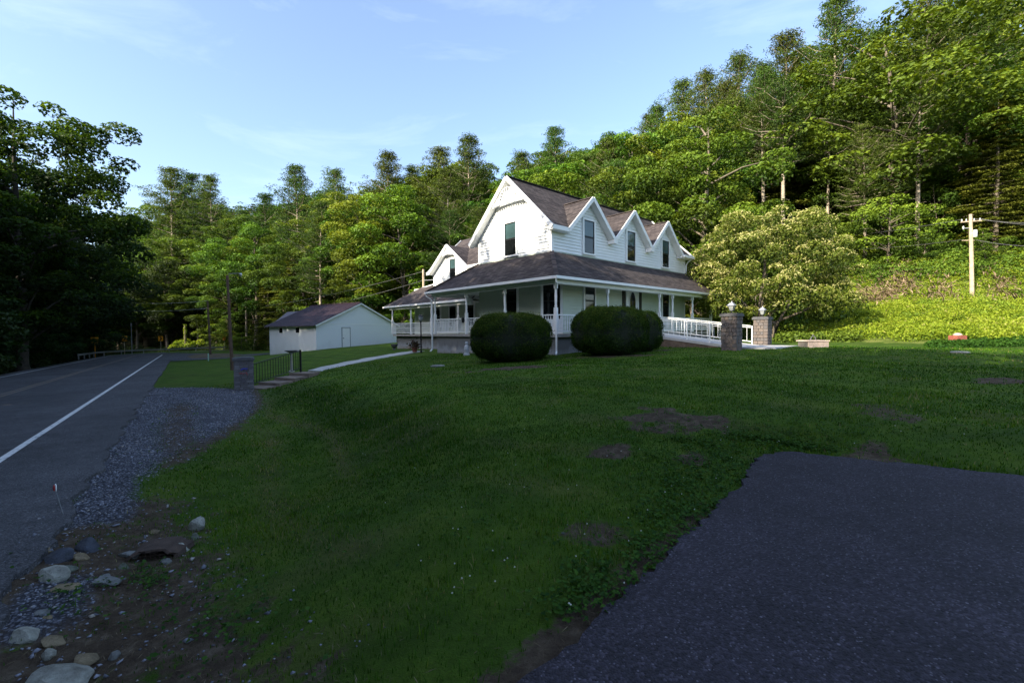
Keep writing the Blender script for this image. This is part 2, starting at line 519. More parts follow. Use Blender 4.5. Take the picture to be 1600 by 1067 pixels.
GROUND = groundmat()

def watermat():
    m = NT('river_water')
    m.col((.02, .03, .03)); m.set(Roughness=.12)
    m.bump(m.noise(2.2, 4, .6, m.geo()), .25, .05)
    return m.mat
WATER = watermat()

# ------------------------------------------------------------------ terrain
AX, AY = -.59652, .80259         # along the road (away from the camera)
def st(x, y): return AX * x + AY * y, AY * x - AX * y
def xy(s, t): return AX * s + AY * t, AY * s - AX * t

def zroad(s):
    s = np.asarray(s, float)
    return -.4 - .0153 * np.clip(s, -60, 105)

TC = [-70, -52, -46, -36, -30, -20, -12, -10.2, -9.6, -1.12, -.95, -.4, .4, 1.2, 2, 4, 6, 9, 13, 20, 30, 60]
# offsets from the road on the left, absolute heights on the right (from -1.1 on)
LEFT = [3, .5, -3.0, -3.0, -2.4, -1.2, -.5, -.08, -.05, -.05]
ROWS = {
 -60: [-.2, -.1, 0, .05, .1, .15, .2, .35, .5, .8, .9, 1],
 0:   [-.35, -.2, -.05, .0, .03, .06, .15, .3, .5, .75, .8, .9],
 2.2: [-.5, -.5, -.22, -.06, 0, .05, .15, .32, .52, .75, .8, .9],
 4:   [-.5, -.6, -.5, -.28, -.12, .02, .2, .40, .56, .75, .8, .9],
 6.3: [-.56, -.74, -.86, -.72, -.58, .02, .27, .46, .60, .75, .8, .9],
 8.5: [-.55, -.64, -.74, -.76, -.72, -.02, .27, .46, .6, .75, .8, .9],
 12:  [-.60, -.62, -.64, -.70, -.72, -.06, .24, .40, .58, .75, .8, .9],
 16:  [-.655, -.66, -.67, -.70, -.72, -.18, .14, .32, .52, .75, .8, .9],
 20:  [-.715, -.72, -.73, -.74, -.73, -.40, -.08, .22, .46, .7, .8, .9],
 24:  [-.79, -.79, -.79, -.77, -.72, -.5, -.2, .10, .38, .6, .8, .9],
 30:  [-.88, -.88, -.86, -.84, -.8, -.6, -.36, -.05, .26, .5, .7, .9],
 46:  [-1.12, -1.10, -1.08, -1.05, -1.0, -.85, -.65, -.3, 0, .3, .5, .6],
 57:  [-1.30, -1.30, -1.30, -1.30, -1.30, -1.25, -1.1, -.9, -.4, .1, .4, .6],
 75:  [-1.60, -1.60, -1.60, -1.60, -1.60, -1.60, -1.58, -1.5, -1.2, -.6, 0, .4],
 95:  [-1.90, -1.90, -1.90, -1.90, -1.90, -1.90, -1.90, -1.90, -1.9, -1.8, -1, 0],
 115: [-2.1, -2.1, -2.1, -2.1, -2.1, -2.1, -2.1, -2.1, -2.1, -2.0, -1.4, -.6],
 170: [-2.1, -2.1, -2.1, -2.1, -2.1, -2.1, -2.1, -2.1, -2.1, -2.1, -2.1, -2.1],
}
_sr = sorted(ROWS)
_tab = np.array([[float(zroad(s_)) + o for o in LEFT] + ROWS[s_] for s_ in _sr])
GS0, GT0, GST = -60.0, -70.0, .4
_gs = np.arange(GS0, 170.01, GST); _gt = np.arange(GT0, 60.01, GST)
_tmp = np.array([np.interp(_gt, TC, row) for row in _tab])
_G = np.array([np.interp(_gs, _sr, _tmp[:, j]) for j in range(len(_gt))]).T
def _blur(a, n, ax):
    k = np.ones(n) / n
    p = np.apply_along_axis(lambda r: np.convolve(np.pad(r, n // 2, 'edge'), k, 'valid'), ax, a)
    return p
_Gb = _G
for _ in range(2):
    _Gb = _blur(_blur(_Gb, 3, 0), 3, 1)
_w = np.clip((_gt + 1.0) / .8, 0, 1)[None, :]
_G = _G * (1 - _w) + _Gb * _w

FOOTU = [-1.2, -.80, -.72, -.59, -.43, -.145, .07, .29, .43, .59, .70, .78, .867, 1.0, 1.156, 1.6, 3]
FOOTY = [140, 116, 104, 84, 66, 57, 51, 44, 38, 32, 26.5, 23.5, 21.2, 19.3, 17.8, 14, 11]
CAPZ = ([-1.2, -.8, -.6, -.43, 0, .43, .8, 1.2, 2], [34, 38, 34, 26, 23, 24, 34, 60, 70])
def zt(x, y):
    x = np.asarray(x, float); y = np.asarray(y, float)
    s, t = st(x, y)
    a = np.clip((s - GS0) / GST, 0, len(_gs) - 1.001); b = np.clip((t - GT0) / GST, 0, len(_gt) - 1.001)
    i = a.astype(int); j = b.astype(int); fa = a - i; fb = b - j
    z = (_G[i, j] * (1 - fa) * (1 - fb) + _G[i + 1, j] * fa * (1 - fb) + _G[i, j + 1] * (1 - fa) * fb + _G[i + 1, j + 1] * fa * fb)
    u = x / np.maximum(y, 4.0)
    d = np.where(y > 4, y - np.interp(u, FOOTU, FOOTY), 0)
    d = np.maximum(d, 0)
    h = np.interp(d, [0, 3, 6, 10, 14, 17, 20, 24, 45, 80, 110, 400], [0, .35, .8, 1.4, 2.1, 3.0, 4.6, 7.4, 18, 33, 43, 60])
    cap = np.interp(u, CAPZ[0], CAPZ[1])
    h = cap * (1 - np.exp(-h / cap * 1.25)) * np.where(u > .5, 1.0, .95)
    far = np.clip((s - 60) / 40, 0, 1)
    hl = np.maximum(-t - 56, 0) * .42
    hl = 45 * (1 - np.exp(-hl / 45))
    lump = .25 * np.sin(x * .37 + 1) * np.cos(y * .31) * np.clip(d / 8, 0, 1)
    return z + h + hl + lump

def hfoot(x, y):
    u = x / np.maximum(y, 4.0)
    return np.where(np.asarray(y) > 4, y - np.interp(u, FOOTU, FOOTY), -9)

def Z(x, y): return float(zt(x, y))

def smooth01(a, lo, hi):
    q = np.clip((a - lo) / (hi - lo), 0, 1); return q * q * (3 - 2 * q)

def inpoly(px, py, poly):
    c = np.zeros(np.shape(px), bool)
    n = len(poly)
    for i in range(n):
        x1, y1 = poly[i]; x2, y2 = poly[(i + 1) % n]
        cond = ((y1 > py) != (y2 > py)) & (px < (x2 - x1) * (py - y1) / (y2 - y1 + 1e-12) + x1)
        c ^= cond
    return c

# driveway outline (x, y)
DRIVE = [(-5.2, -4.2), (-1.35, .55), (.04, 1.97), (.75, 2.72), (1.5, 3.55), (2.35, 4.5), (2.75, 5.05), (3.05, 5.38), (3.45, 5.5), (4.1, 5.08), (5.18, 4.45), (7.4, 3.2), (12, .6), (14, -6)]
DIRTS = [  # px, py, radius x (m), radius y (m), strength
    (1058, 641, .72, .7, 1.15), (1000, 637, .5, .34, .95), (962, 670, .32, .28, 1), (1090, 678, .3, .25, .95),
    (1375, 680, .55, .6, .75), (1390, 640, .5, .8, .55), (1575, 608, .8, .5, .8), (1330, 690, .6, .4, .5), (935, 765, .3, .25, .6),
    (800, 572, 1.75, .5, 1.0), (965, 562, 1.9, .5, .95), (1000, 556, 1.8, .4, .8)]
_dirts = [(*tuple(atz(px, py, .35 if py > 600 else .45))[:2], rx, ry, k) for px, py, rx, ry, k in DIRTS]

def masks(x, y):
    s, t = st(x, y)
    r = np.hypot(x, y)
    # dry soil and stones of the ditch
    ditch = smooth01(t, -1.6, -1.1) * (1 - smooth01(t, -.45 + .2 * (6 - s).clip(-3, 4) * .5, .75 + .2 * (6 - s).clip(-3, 4) * .5)) * (1 - smooth01(s, 7.2, 8.6)) * smooth01(s, -3, 0)
    # line of bare earth along the driveway edge
    de = np.full(np.shape(x), 9.0)
    for i in range(len(DRIVE) - 3):
        (x1, y1), (x2, y2) = DRIVE[i], DRIVE[i + 1]
        dx, dy = x2 - x1, y2 - y1
        q = np.clip(((x - x1) * dx + (y - y1) * dy) / (dx * dx + dy * dy), 0, 1)
        de = np.minimum(de, np.hypot(x - x1 - q * dx, y - y1 - q * dy))
    soil = .95 * (1 - smooth01(de, .03, .30)) * (1 - smooth01(np.hypot(x - 0, y - 0), 3.3, 5.2))
    pat = .5 + .5 * np.sin(x * 4.3 + 2 * np.sin(y * 3.1)) * np.sin(y * 4.9 + np.sin(x * 5))
    dirt = np.maximum(ditch * (.62 + .4 * pat), soil)
    for cx, cy, rx, ry, k in _dirts:
        wob = .22 * np.sin(x * 5.3 + 2 * np.sin(y * 4.1)) + .16 * np.sin(y * 9.7 + x * 3) + .12 * np.sin(x * 14 - y * 6)
        dirt = np.maximum(dirt, k * (1 - smooth01(np.hypot((x - cx) / rx, (y - cy) / ry) + wob, .4, 1.25)))
    # wheel tracks going on from the driveway
    # turnout: gravel by the road
    edge_r = np.interp(s, [7.6, 9, 11, 13, 15.5, 18, 20.5, 23, 25, 26], [-1.1, -.45, .3, 1.0, 1.7, 2.0, 2.1, .9, -.9, -1.35])
    turn = smooth01(t, -1.35, -1.05) * (1 - smooth01(t, edge_r - .45, edge_r + .45)) * smooth01(s, 7.2, 8.6) * (1 - smooth01(s, 24, 26))
    mid = np.exp(-((t + .1) / .55) ** 2) * smooth01(s, 8.5, 10) * (1 - smooth01(s, 16, 21))
    gravel = turn * (1 - .6 * mid)
    low = smooth01(t, -1.3, -1.0) * (1 - smooth01(t, -.9, -.4)) * smooth01(s, 4.1, 4.7) * (1 - smooth01(s, 5.2, 5.8))
    
    low = np.maximum(low, smooth01(t, -1.35, -1.05) * (1 - smooth01(t, -.8, -.3)) * smooth01(s, 6.5, 7.2) * (1 - smooth01(s, 8.6, 9)) )
    gravel = np.maximum(gravel, low * .85)
    dirt = np.maximum(dirt, .9 * turn * mid)
    dirt = np.maximum(dirt, .8 * np.exp(-((t - edge_r) / .35) ** 2) * smooth01(s, 8, 10) * (1 - smooth01(s, 20, 24)))
    d = hfoot(x, y)
    brush = smooth01(d, -.8, .8)
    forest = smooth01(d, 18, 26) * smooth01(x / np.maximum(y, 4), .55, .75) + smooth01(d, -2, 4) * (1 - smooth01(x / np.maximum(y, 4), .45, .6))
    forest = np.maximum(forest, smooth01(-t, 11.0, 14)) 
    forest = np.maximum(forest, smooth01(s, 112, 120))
    w1 = 2.15 + .25 * np.sin(s * .8); w2 = 1.2 + .3 * np.sin(s * .6 + 1)
    dry = .8 * np.exp(-((t - w1) / .16) ** 2) * smooth01(s, 5, 8) * (1 - smooth01(s, 15, 18)) + .55 * np.exp(-((t - w2) / .22) ** 2) * smooth01(s, 3, 5) * (1 - smooth01(s, 11, 14))
    dry = dry + .55 * np.clip(np.sin(x * 1.9 + 2.3 * np.sin(y * 1.1)) * np.sin(y * 2.3 + np.sin(x * 1.4)) - .45, 0, 1) * 1.6
    tr1 = np.exp(-((s + .1 * t + 1.6) / .45) ** 2) + np.exp(-((s + .1 * t - .1) / .4) ** 2)
    dry = np.clip(dry + .55 * tr1 * smooth01(t, 7, 8.5) * (1 - smooth01(t, 18, 21)), 0, 1)
    dirt = np.maximum(dirt, .42 * tr1 * smooth01(t, 7, 8) * (1 - smooth01(t, 15, 19)))
    longg = np.exp(-((t - 3.1 - .15 * np.sin(s)) / .75) ** 2) * smooth01(s, 4.5, 8) * (1 - smooth01(s, 18, 21))
    mow = .5 + .13 * np.sin((t + .12 * s) * 5.2 + .5 * np.sin(s * .7)) * smooth01(t, 4, 5.5) - .55 * longg + .3 * np.exp(-((t - 4.9) / .6) ** 2) * smooth01(s, 5, 8) * (1 - smooth01(s, 18, 21))
    return dict(mow=np.clip(mow, 0, 1), longg=longg, dry=dry, gravel=gravel, dirt=dirt, brush=brush, forest=np.clip(forest, 0, 1))

def axis_pts(segs):
    out = []
    for a, b, h in segs:
        out += list(np.arange(a, b - 1e-6, h))
    out.append(segs[-1][1]); return np.array(out)
gs_ = axis_pts([(-500, -100, 40), (-100, -20, 5), (-20, -3, .8), (-3, 14, .085), (14, 26, .17), (26, 60, .6), (60, 200, 2), (200, 900, 35)])
gt_ = axis_pts([(-500, -100, 40), (-100, -14, 2), (-14, -3, .8), (-3, -1.6, .2), (-1.6, 9, .085), (9, 20, .2), (20, 40, .7), (40, 120, 2), (120, 700, 30)])
SS, TT = np.meshgrid(gs_, gt_, indexing='ij')
XX, YY = AX * SS + AY * TT, AY * SS - AX * TT
ZZ = zt(XX, YY)
near = (SS > -3) & (SS < 26) & (TT > -1.2) & (TT < 20)
nzl = .018 * (np.sin(XX * 3.1 + 1.3 * np.sin(YY * 2.3)) * np.sin(YY * 2.7 + XX)) + .012 * np.sin(XX * 7.3 + 2 * np.sin(YY * 5.1)) * np.sin(YY * 6.1)
MK = masks(XX, YY)
rough = MK['dirt'] * .03 + MK['gravel'] * .012
ZZ = ZZ + np.where(near, nzl * smooth01(TT, -1.1, .5) * (1 - MK['gravel']), 0) + np.where(near, RS.rand(*ZZ.shape) * rough, 0)
# keep the sheet below the driveway
ind = inpoly(XX, YY, DRIVE)
DRZ = lambda x, y: .0 + .012 * (x + y * .5)
dsheet = np.vectorize(lambda x, y: 0.0)
def zdrive(x, y):
    s, t = st(x, y)
    return np.interp(t, [-2.6, -1.3, 0, 3, 6, 12], [-.41, -.26, -.02, 0.02, .06, .2])
_q = ((XX + 9.6) * -.33 + (YY - 21.2) * -.944); _e = (XX + 9.6) * .944 + (YY - 21.2) * -.33
ZZ = ZZ - .16 * smooth01(_q, -.1, .3) * (1 - smooth01(_q, 3.3, 3.8)) * smooth01(_e, -.75, -.5) * (1 - smooth01(_e, 1.0, 1.9))
ZZ = np.where(ind, np.minimum(ZZ, zdrive(XX, YY) - .05), ZZ)
# meet the driveway edge softly
def ddrive(x, y):
    de = np.full(np.shape(x), 99.0)
    for i in range(len(DRIVE)):
        (x1, y1), (x2, y2) = DRIVE[i], DRIVE[(i + 1) % len(DRIVE)]
        dx, dy = x2 - x1, y2 - y1
        q = np.clip(((x - x1) * dx + (y - y1) * dy) / (dx * dx + dy * dy), 0, 1)
        de = np.minimum(de, np.hypot(x - x1 - q * dx, y - y1 - q * dy))
    return de
DD = ddrive(XX, YY)
wgt = np.where(ind, 0, 1 - smooth01(DD, .0, 1.3)) * (TT > -1.6)
ZZ = ZZ * (1 - wgt) + (zdrive(XX, YY) - .025) * wgt
GZ = ZZ
ns, nt = SS.shape
idx = np.arange(ns * nt).reshape(ns, nt)
Fq = np.stack([idx[:-1, :-1], idx[:-1, 1:], idx[1:, 1:], idx[1:, :-1]], -1).reshape(-1, 4)[:, ::-1]
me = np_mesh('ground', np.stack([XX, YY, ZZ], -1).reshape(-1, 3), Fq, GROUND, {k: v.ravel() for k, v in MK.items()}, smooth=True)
ground = link('ground', me); ground['kind'] = 'structure'

def zg(x, y):
    """height of the ground sheet as built"""
    x = np.asarray(x, float); y = np.asarray(y, float)
    s, t = st(x, y)
    i = np.clip(np.searchsorted(gs_, s) - 1, 0, ns - 2); j = np.clip(np.searchsorted(gt_, t) - 1, 0, nt - 2)
    fa = np.clip((s - gs_[i]) / (gs_[i + 1] - gs_[i]), 0, 1); fb = np.clip((t - gt_[j]) / (gt_[j + 1] - gt_[j]), 0, 1)
    return (GZ[i, j] * (1 - fa) * (1 - fb) + GZ[i + 1, j] * fa * (1 - fb) + GZ[i, j + 1] * (1 - fa) * fb + GZ[i + 1, j + 1] * fa * fb)
def ZG(x, y): return float(zg(x, y))

# ------------------------------------------------------------------ road, with its right hand bend at the far end
CS, CT, CR = 88.0, 12.4, 18.2      # bend centre and radius of the centre line (t = -5.79)
def road_pt(q):
    """q: distance along the centre line from s=-60; returns s,t and unit right vector"""
    if q < CS: return q, -5.79, 0, 1
    a = min((q - CS) / CR, PI / 2 * 1.04)
    s_, t_ = CS + CR * math.sin(a), CT - CR * math.cos(a)
    e = (q - CS) - CR * a
    s_ += math.cos(a) * e; t_ += math.sin(a) * e
    return s_, t_, -math.sin(a), math.cos(a)
def road_strip(o0, o1, qs, lift, jag=0, d=.0):
    vs, fs = [], []
    for i, q in enumerate(qs):
        s_, t_, rs_, rt_ = road_pt(q)
        for k, o in enumerate((o0, o1)):
            oo = o + (jag * (math.sin(q * 2.1) * .4 + math.sin(q * 5.3 + 1) * .3 + random.uniform(-.3, .3)) if (jag and k == 1) else 0)
            a, b = s_ + rs_ * oo, t_ + rt_ * oo
            x, y = xy(a, b)
            vs.append((x, y, float(zroad(q)) + lift))
    n = len(qs)
    for i in range(n - 1):
        fs.append((2 * i, 2 * i + 1, 2 * i + 3, 2 * i + 2))
    return vs, fs
qs = list(np.arange(-60, -4, 4.0)) + list(np.arange(-4, 26, .15)) + list(np.arange(26, 85, 2.0)) + list(np.arange(85, 175, 1.5))
mb = MB()
vs, fs = road_strip(-4.0, 4.66, qs, 0, jag=.14)
mb.add(vs, fs)
# broken edge of the pavement, 9 cm deep
n0 = len(mb.v)
ev = [vs[2 * i + 1] for i in range(len(qs))]
mb.add(ev + [(p[0] + .03, p[1] + .02, p[2] - .22) for p in ev], [(i + 1, i, len(ev) + i, len(ev) + i + 1) for i in range(len(ev) - 1)])
road = mb.build('road', ROADM); road['kind'] = 'structure'
def fq(a, b, st_=1.5): return list(np.arange(a, b, st_)) + [b]
mb = MB(); mb.add(*road_strip(3.14, 3.26, fq(-60, 86), .004))
mk_ = mb.build('road_edge_line', LINEW); mk_['kind'] = 'structure'
mb = MB(); mb.add(*road_strip(-3.26, -3.16, fq(-60, 160), .004))
mk_ = mb.build('road_edge_line', LINEW); mk_['kind'] = 'structure'
mb = MB(); mb.add(*road_strip(-.16, -.06, fq(-60, 160), .004)); mb.add(*road_strip(.06, .16, fq(-60, 160), .004))
mk_ = mb.build('road_centre_line', LINEY); mk_['kind'] = 'structure'

# side street joining at the right, beyond the lawn
side = [(56.5, -1.6), (57.5, 1), (58.5, 4), (59, 9), (60, 16), (64, 16), (66, 9), (70, 6.5), (78, 5.5), (88, 3), (92, -1.0), (80, -1.75), (66, -1.75)]
mb = MB(); mb.add([(*xy(a, b), float(zroad(a)) + (.02 if b < 6 else .02 + max(0, ZG(*xy(a, b)) - float(zroad(a))) + .02)) for a, b in side], [tuple(range(len(side)))])
o = mb.build('side_road', ROADM); o['kind'] = 'structure'
# dirt island between the side street and the road
isl = [(62.5, .8), (61.5, 3.5), (63, 6), (68, 6.2), (76, 4.2), (78, 2), (72, .3)]
cx_, cy_ = xy(68, 3)
mb = MB()
ring = [(*xy(a, b), float(zroad(a)) + .03) for a, b in isl]
inner = [(cx_ + (p[0] - cx_) * .6, cy_ + (p[1] - cy_) * .6, p[2] + .3) for p in ring]
n = len(ring)
mb.add(ring + inner, [(i, (i + 1) % n, n + (i + 1) % n, n + i) for i in range(n)] + [tuple(range(n, 2 * n))])
o = mb.build('dirt_island', plain('island_soil', (.10, .075, .04), .95, .5, .6, .6, bscale=6), smooth=True); o['kind'] = 'structure'

# driveway sheet with a real edge
me = bpy.data.meshes.new('driveway')
bm = bmesh.new()
pts = []
nD = len(DRIVE)
for i in range(nD):
    (x1, y1), (x2, y2) = DRIVE[i], DRIVE[(i + 1) % nD]
    L = math.hypot(x2 - x1, y2 - y1); k = max(1, int(L / .07)) if i in range(1, 11) else 3
    for j in range(k):
        f = j / k
        jx, jy = (random.gauss(0, .019), random.gauss(0, .019)) if 1 <= i <= 10 else (0, 0)
        w_ = .03 * math.sin(i * 7 + f * 9 + L * 3) if 1 <= i <= 10 else 0
        pts.append((x1 + (x2 - x1) * f + jx + w_, y1 + (y2 - y1) * f + jy))
# triangle grid clipped: simple approach, regular grid of cells inside plus edge fan by bmesh triangulation
top = [bm.verts.new((x, y, float(zdrive(x, y)))) for x, y in pts]
f_ = bm.faces.new(top)
bmesh.ops.triangulate(bm, faces=[f_])
low = [bm.verts.new((x, y, float(zdrive(x, y)) - .12)) for x, y in pts]
for i in range(len(pts)):
    j = (i + 1) % len(pts)
    bm.faces.new((top[j], top[i], low[i], low[j]))
bmesh.ops.recalc_face_normals(bm, faces=bm.faces)
bm.to_mesh(me); bm.free(); me.materials.append(ASPH)
o = link('driveway', me); o['kind'] = 'structure'

# river seen through the trees on the left
mb = MB()
rv = [(-20, -60), (160, -60), (160, -28), (-20, -28)]
mb.add([(*xy(a, b), -3.55 - .0) for a, b in rv], [(0, 1, 2, 3)])
o = mb.build('river', WATER); o['kind'] = 'structure'

# ------------------------------------------------------------------ the house
TH = .748
C0 = (1.84, 18.163)
house = empty('farmhouse', (C0[0], C0[1], 0), TH)
tag(house, 'white two-storey gabled farmhouse with brown shingle roofs and a wraparound porch', 'house')
hc, hs_ = math.cos(TH), math.sin(TH)
def hw(a, b): return C0[0] + a * hc - b * hs_, C0[1] + a * hs_ + b * hc

WA, WB, B1, A1 = 1.62, 1.71, 7.05, 14.69
ZD, ZE = 1.41, 3.83
LA, LB = 16.05, 9.92
PZ, VZ, BC = 9.23, 6.32, 4.38
SL = (PZ - VZ) / (BC - 1.36)

# lap siding: u = horizontal coordinate, limits as functions of height
def lap(mb, plane, c, lim, z0, z1, sgn=-1, h=.15, mi=0):
    """plane 'a' (wall at a=c, u=b) or 'b' (wall at b=c, u=a); outward is sgn along the normal axis"""
    z = z0
    def P(u, zz, off):
        return (c + sgn * off, u, zz) if plane == 'a' else (u, c + sgn * off, zz)
    while z < z1 - 1e-4:
        zt_ = min(z + h, z1)
        for (l0, r0), (l1, r1) in zip(lim(z), lim(zt_)):
            if r0 - l0 < .02: continue
            if r1 < l1: l1 = r1 = (l1 + r1) / 2
            q = [P(l0, z, .036), P(r0, z, .036), P(r1, zt_, .002), P(l1, zt_, .002), P(l0, z, .001), P(r0, z, .001)]
            mb.add(q, [(0, 1, 2, 3), (4, 5, 1, 0)], mi)
        z = zt_
def const(*iv): return lambda z: list(iv)

# foundation and porch deck
mb = MB()
mb.box(.42, 15.6, .42, LB - .45, -.9, ZD - .13)
mb.box(3.25, 10.2, LB - .45, 19.4, -1.5, ZD - .19)
mb.build('foundation', FOUND, house)
mb = MB()
mb.box(.30, 15.75, .30, LB - .3, ZD - .13, ZD)
mb.box(3.0, 4.59, LB - .3, 19.6, ZD - .19, ZD - .06)
mb.build('porch_deck', CONC, house)

# ground floor walls
mb = MB()
PORCHW = plain('porch_shaded_siding', (.50, .56, .46), .6, .06, 1.3, .1)  # white siding with porch shade and green grass light put into its colour
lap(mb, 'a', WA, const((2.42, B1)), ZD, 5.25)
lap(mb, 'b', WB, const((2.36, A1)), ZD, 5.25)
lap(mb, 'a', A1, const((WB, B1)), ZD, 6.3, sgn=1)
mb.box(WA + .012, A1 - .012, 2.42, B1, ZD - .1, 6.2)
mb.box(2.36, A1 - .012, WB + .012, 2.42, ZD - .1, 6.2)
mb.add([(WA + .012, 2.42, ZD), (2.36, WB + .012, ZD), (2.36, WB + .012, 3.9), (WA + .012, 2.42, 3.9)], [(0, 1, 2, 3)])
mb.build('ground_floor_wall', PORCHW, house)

# upper walls and gables
mb = MB()
def limL(z):
    if z <= VZ + .2: return [(WB, B1)]
    d = (PZ - .12 - z) / SL
    return [(max(WB, BC - d), min(B1, BC + d))] if d > 0 else [(BC, BC)]
lap(mb, 'a', WA, limL, 4.95, 8.95)
GP = [4.319, 8.085, 11.851]
GZT = 8.125
def limR(z):
    if z <= VZ + .12: return [(WA, (GP[0] + GP[1]) / 2), ((GP[0] + GP[1]) / 2, (GP[1] + GP[2]) / 2), ((GP[1] + GP[2]) / 2, A1)]
    d = (GZT - .1 - z) / SL
    return [(g - d, g + d) for g in GP] if d > 0 else [(g, g) for g in GP]
lap(mb, 'b', WB, limR, 4.95, 7.98)
mb.build('upper_wall', WHITE, house)
for q in ((WA - .045, WA + .09, WB - .045, WB + .09, 4.9, 6.45), (WA - .045, WA + .07, B1 - .07, B1 + .02, 4.9, 6.35),
          (A1 - .07, A1 + .045, WB - .045, WB + .07, 4.9, 6.35), (A1 - .07, A1 + .045, WB - .045, WB + .07, ZD, 3.7)):
    MB().box(*q).build('corner_board', TRIM, house)

# main roof
mb = MB()
a0, a1 = 1.27, 15.05
zz = [(a0, 1.36, VZ)]
for g in GP:
    zz += [(g - 1.883 + .0, 1.36, VZ), (g, 1.36 + (GZT - VZ) / SL, GZT)]
zz += [(GP[-1] + 1.883, 1.36, VZ), (a1, 1.36, VZ), (a1, BC, PZ), (a0, BC, PZ)]
mb.slab(zz, .10, 0, 1)
mb.slab([(a1, 7.40, VZ), (a0, 7.40, VZ), (a0, BC, PZ), (a1, BC, PZ)], .10, 0, 1)
for g in GP:
    bk = 1.36 + (GZT - VZ) / SL
    mb.slab([(g - 1.883, 1.36, VZ + .003), (g, 1.36, GZT + .003), (g, bk, GZT + .003)], .10, 0, 1)
    mb.slab([(g, 1.36, GZT + .003), (g + 1.883, 1.36, VZ + .003), (g, bk, GZT + .003)], .10, 0, 1)
mb.build('main_roof', [SHING, TRIM], house)
# ridge caps
mb = MB()
mb.bar((a0, BC, PZ + .01), (a1, BC, PZ + .01), .22, .04)
for g in GP: mb.bar((g, 1.36, GZT + .012), (g, 3.2, GZT + .012), .18, .035)
mb.build('ridge_cap', SHING, house)

# barge boards and soffits
mb = MB()
def rake(mb, p, q, plane, depth=.2, thick=.05, drop=.06):
    mb.bar((p[0], p[1], p[2] - drop), (q[0], q[1], q[2] - drop), thick, depth, up=(0, 0, 1))
for (b, z) in ((1.32, VZ - .02), (7.44, VZ - .02)):
    rake(mb, (a0 - .03, b, z), (a0 - .03, BC, PZ + .01), 'a')
    mb.bar((a0 + .15, b, z - .16), (a0 + .15, BC, PZ - .14), .30, .03, up=(1, 0, 0) if False else (0, 0, 1))
for g in GP:
    for sg in (-1, 1):
        rake(mb, (g + sg * 1.9, 1.33, VZ - .02), (g, 1.33, GZT + .01), 'b', .19)
        mb.bar((g + sg * 1.87, 1.51, VZ - .15), (g, 1.51, GZT - .12), .32, .03)
mb.bar((a0, 1.33, VZ - .07), (GP[0] - 1.883, 1.33, VZ - .07), .05, .2)
mb.bar((GP[-1] + 1.883, 1.33, VZ - .07), (a1, 1.33, VZ - .07), .05, .2)
for k in (0, 1):                      # little level returns between the gables
    c = (GP[k] + GP[k + 1]) / 2
    mb.box(c - .17, c + .17, 1.30, 1.69, VZ - .24, VZ - .06)
mb.box(a0, GP[0] - 1.75, 1.35, 1.69, VZ - .2, VZ - .14)
mb.box(GP[-1] + 1.75, a1, 1.35, 1.69, VZ - .2, VZ - .14)
mb.bar((a1 + .03, 1.32, VZ - .08), (a1 + .03, BC, PZ - .05), .05, .2)
mb.bar((a1 + .03, 7.44, VZ - .08), (a1 + .03, BC, PZ - .05), .05, .2)
mb.build('barge_board', TRIM, house)

# gutter outlet at the far right eave
mb = MB(); mb.box(13.7, 15.12, 1.2, 1.3, VZ - .16, VZ - .04); mb.build('roof_gutter', TRIM, house)
mb = MB(); mb.tube([(14.9, 1.25, VZ - .15), (14.78, 1.5, VZ - .35), (14.76, 1.62, VZ - .55), (14.76, 1.64, 4.6)], .04, 6); mb.build('roof_downspout', TRIM, house)

# fretwork in the main gable
def fret(name, a, bc, zb, half, zp, parent):
    mb = MB()
    bw = .055
    # lower arched band with a scalloped edge
    n = 14
    arc = [(a, bc + half * (2 * i / n - 1), zb + .10 * math.sin(PI * i / n)) for i in range(n + 1)]
    for p, q in zip(arc[:-1], arc[1:]): mb.bar(p, q, .05, .14)
    for p in arc[1:-1]: mb.bar((p[0], p[1], p[2] - .07), (p[0], p[1], p[2] - .15), .05, .10)
    H_ = zp - zb
    # sun fan: spokes and two rings
    c = Vector((a, bc, zb + .12))
    R = min(half * .62, H_ * .55)
    for rr in (R, R * .62, R * .3):
        m_ = 12
        ar = [c + Vector((0, rr * math.cos(PI * i / m_), rr * math.sin(PI * i / m_))) for i in range(m_ + 1)]
        for p, q in zip(ar[:-1], ar[1:]): mb.bar(p, q, .04, .035, up=(1, 0, 0))
    for i in range(1, 10):
        t = PI * i / 10
        dv = Vector((0, math.cos(t), math.sin(t)))
        mb.bar(c + dv * R * .3, c + dv * R, .03, .028, up=(1, 0, 0))
    # lace of little rings filling the corners
    r = .075
    z_ = zb + .2
    while z_ < zp - .25:
        hw_ = half * (zp - z_) / H_ - .14
        b_ = -hw_
        while b_ <= hw_:
            if math.hypot(b_, z_ - c.z) > R + .09:
                rg = [Vector((a, bc + b_ + r * math.cos(k * PI / 3), z_ + r * math.sin(k * PI / 3))) for k in range(7)]
                for p, q in zip(rg[:-1], rg[1:]): mb.bar(p, q, .03, .03, up=(1, 0, 0))
            b_ += .175
        z_ += .16
    return mb.build(name, TRIM, parent)
fret('gable_fretwork', 1.30, BC, 8.0, 1.22, PZ - .15, house)

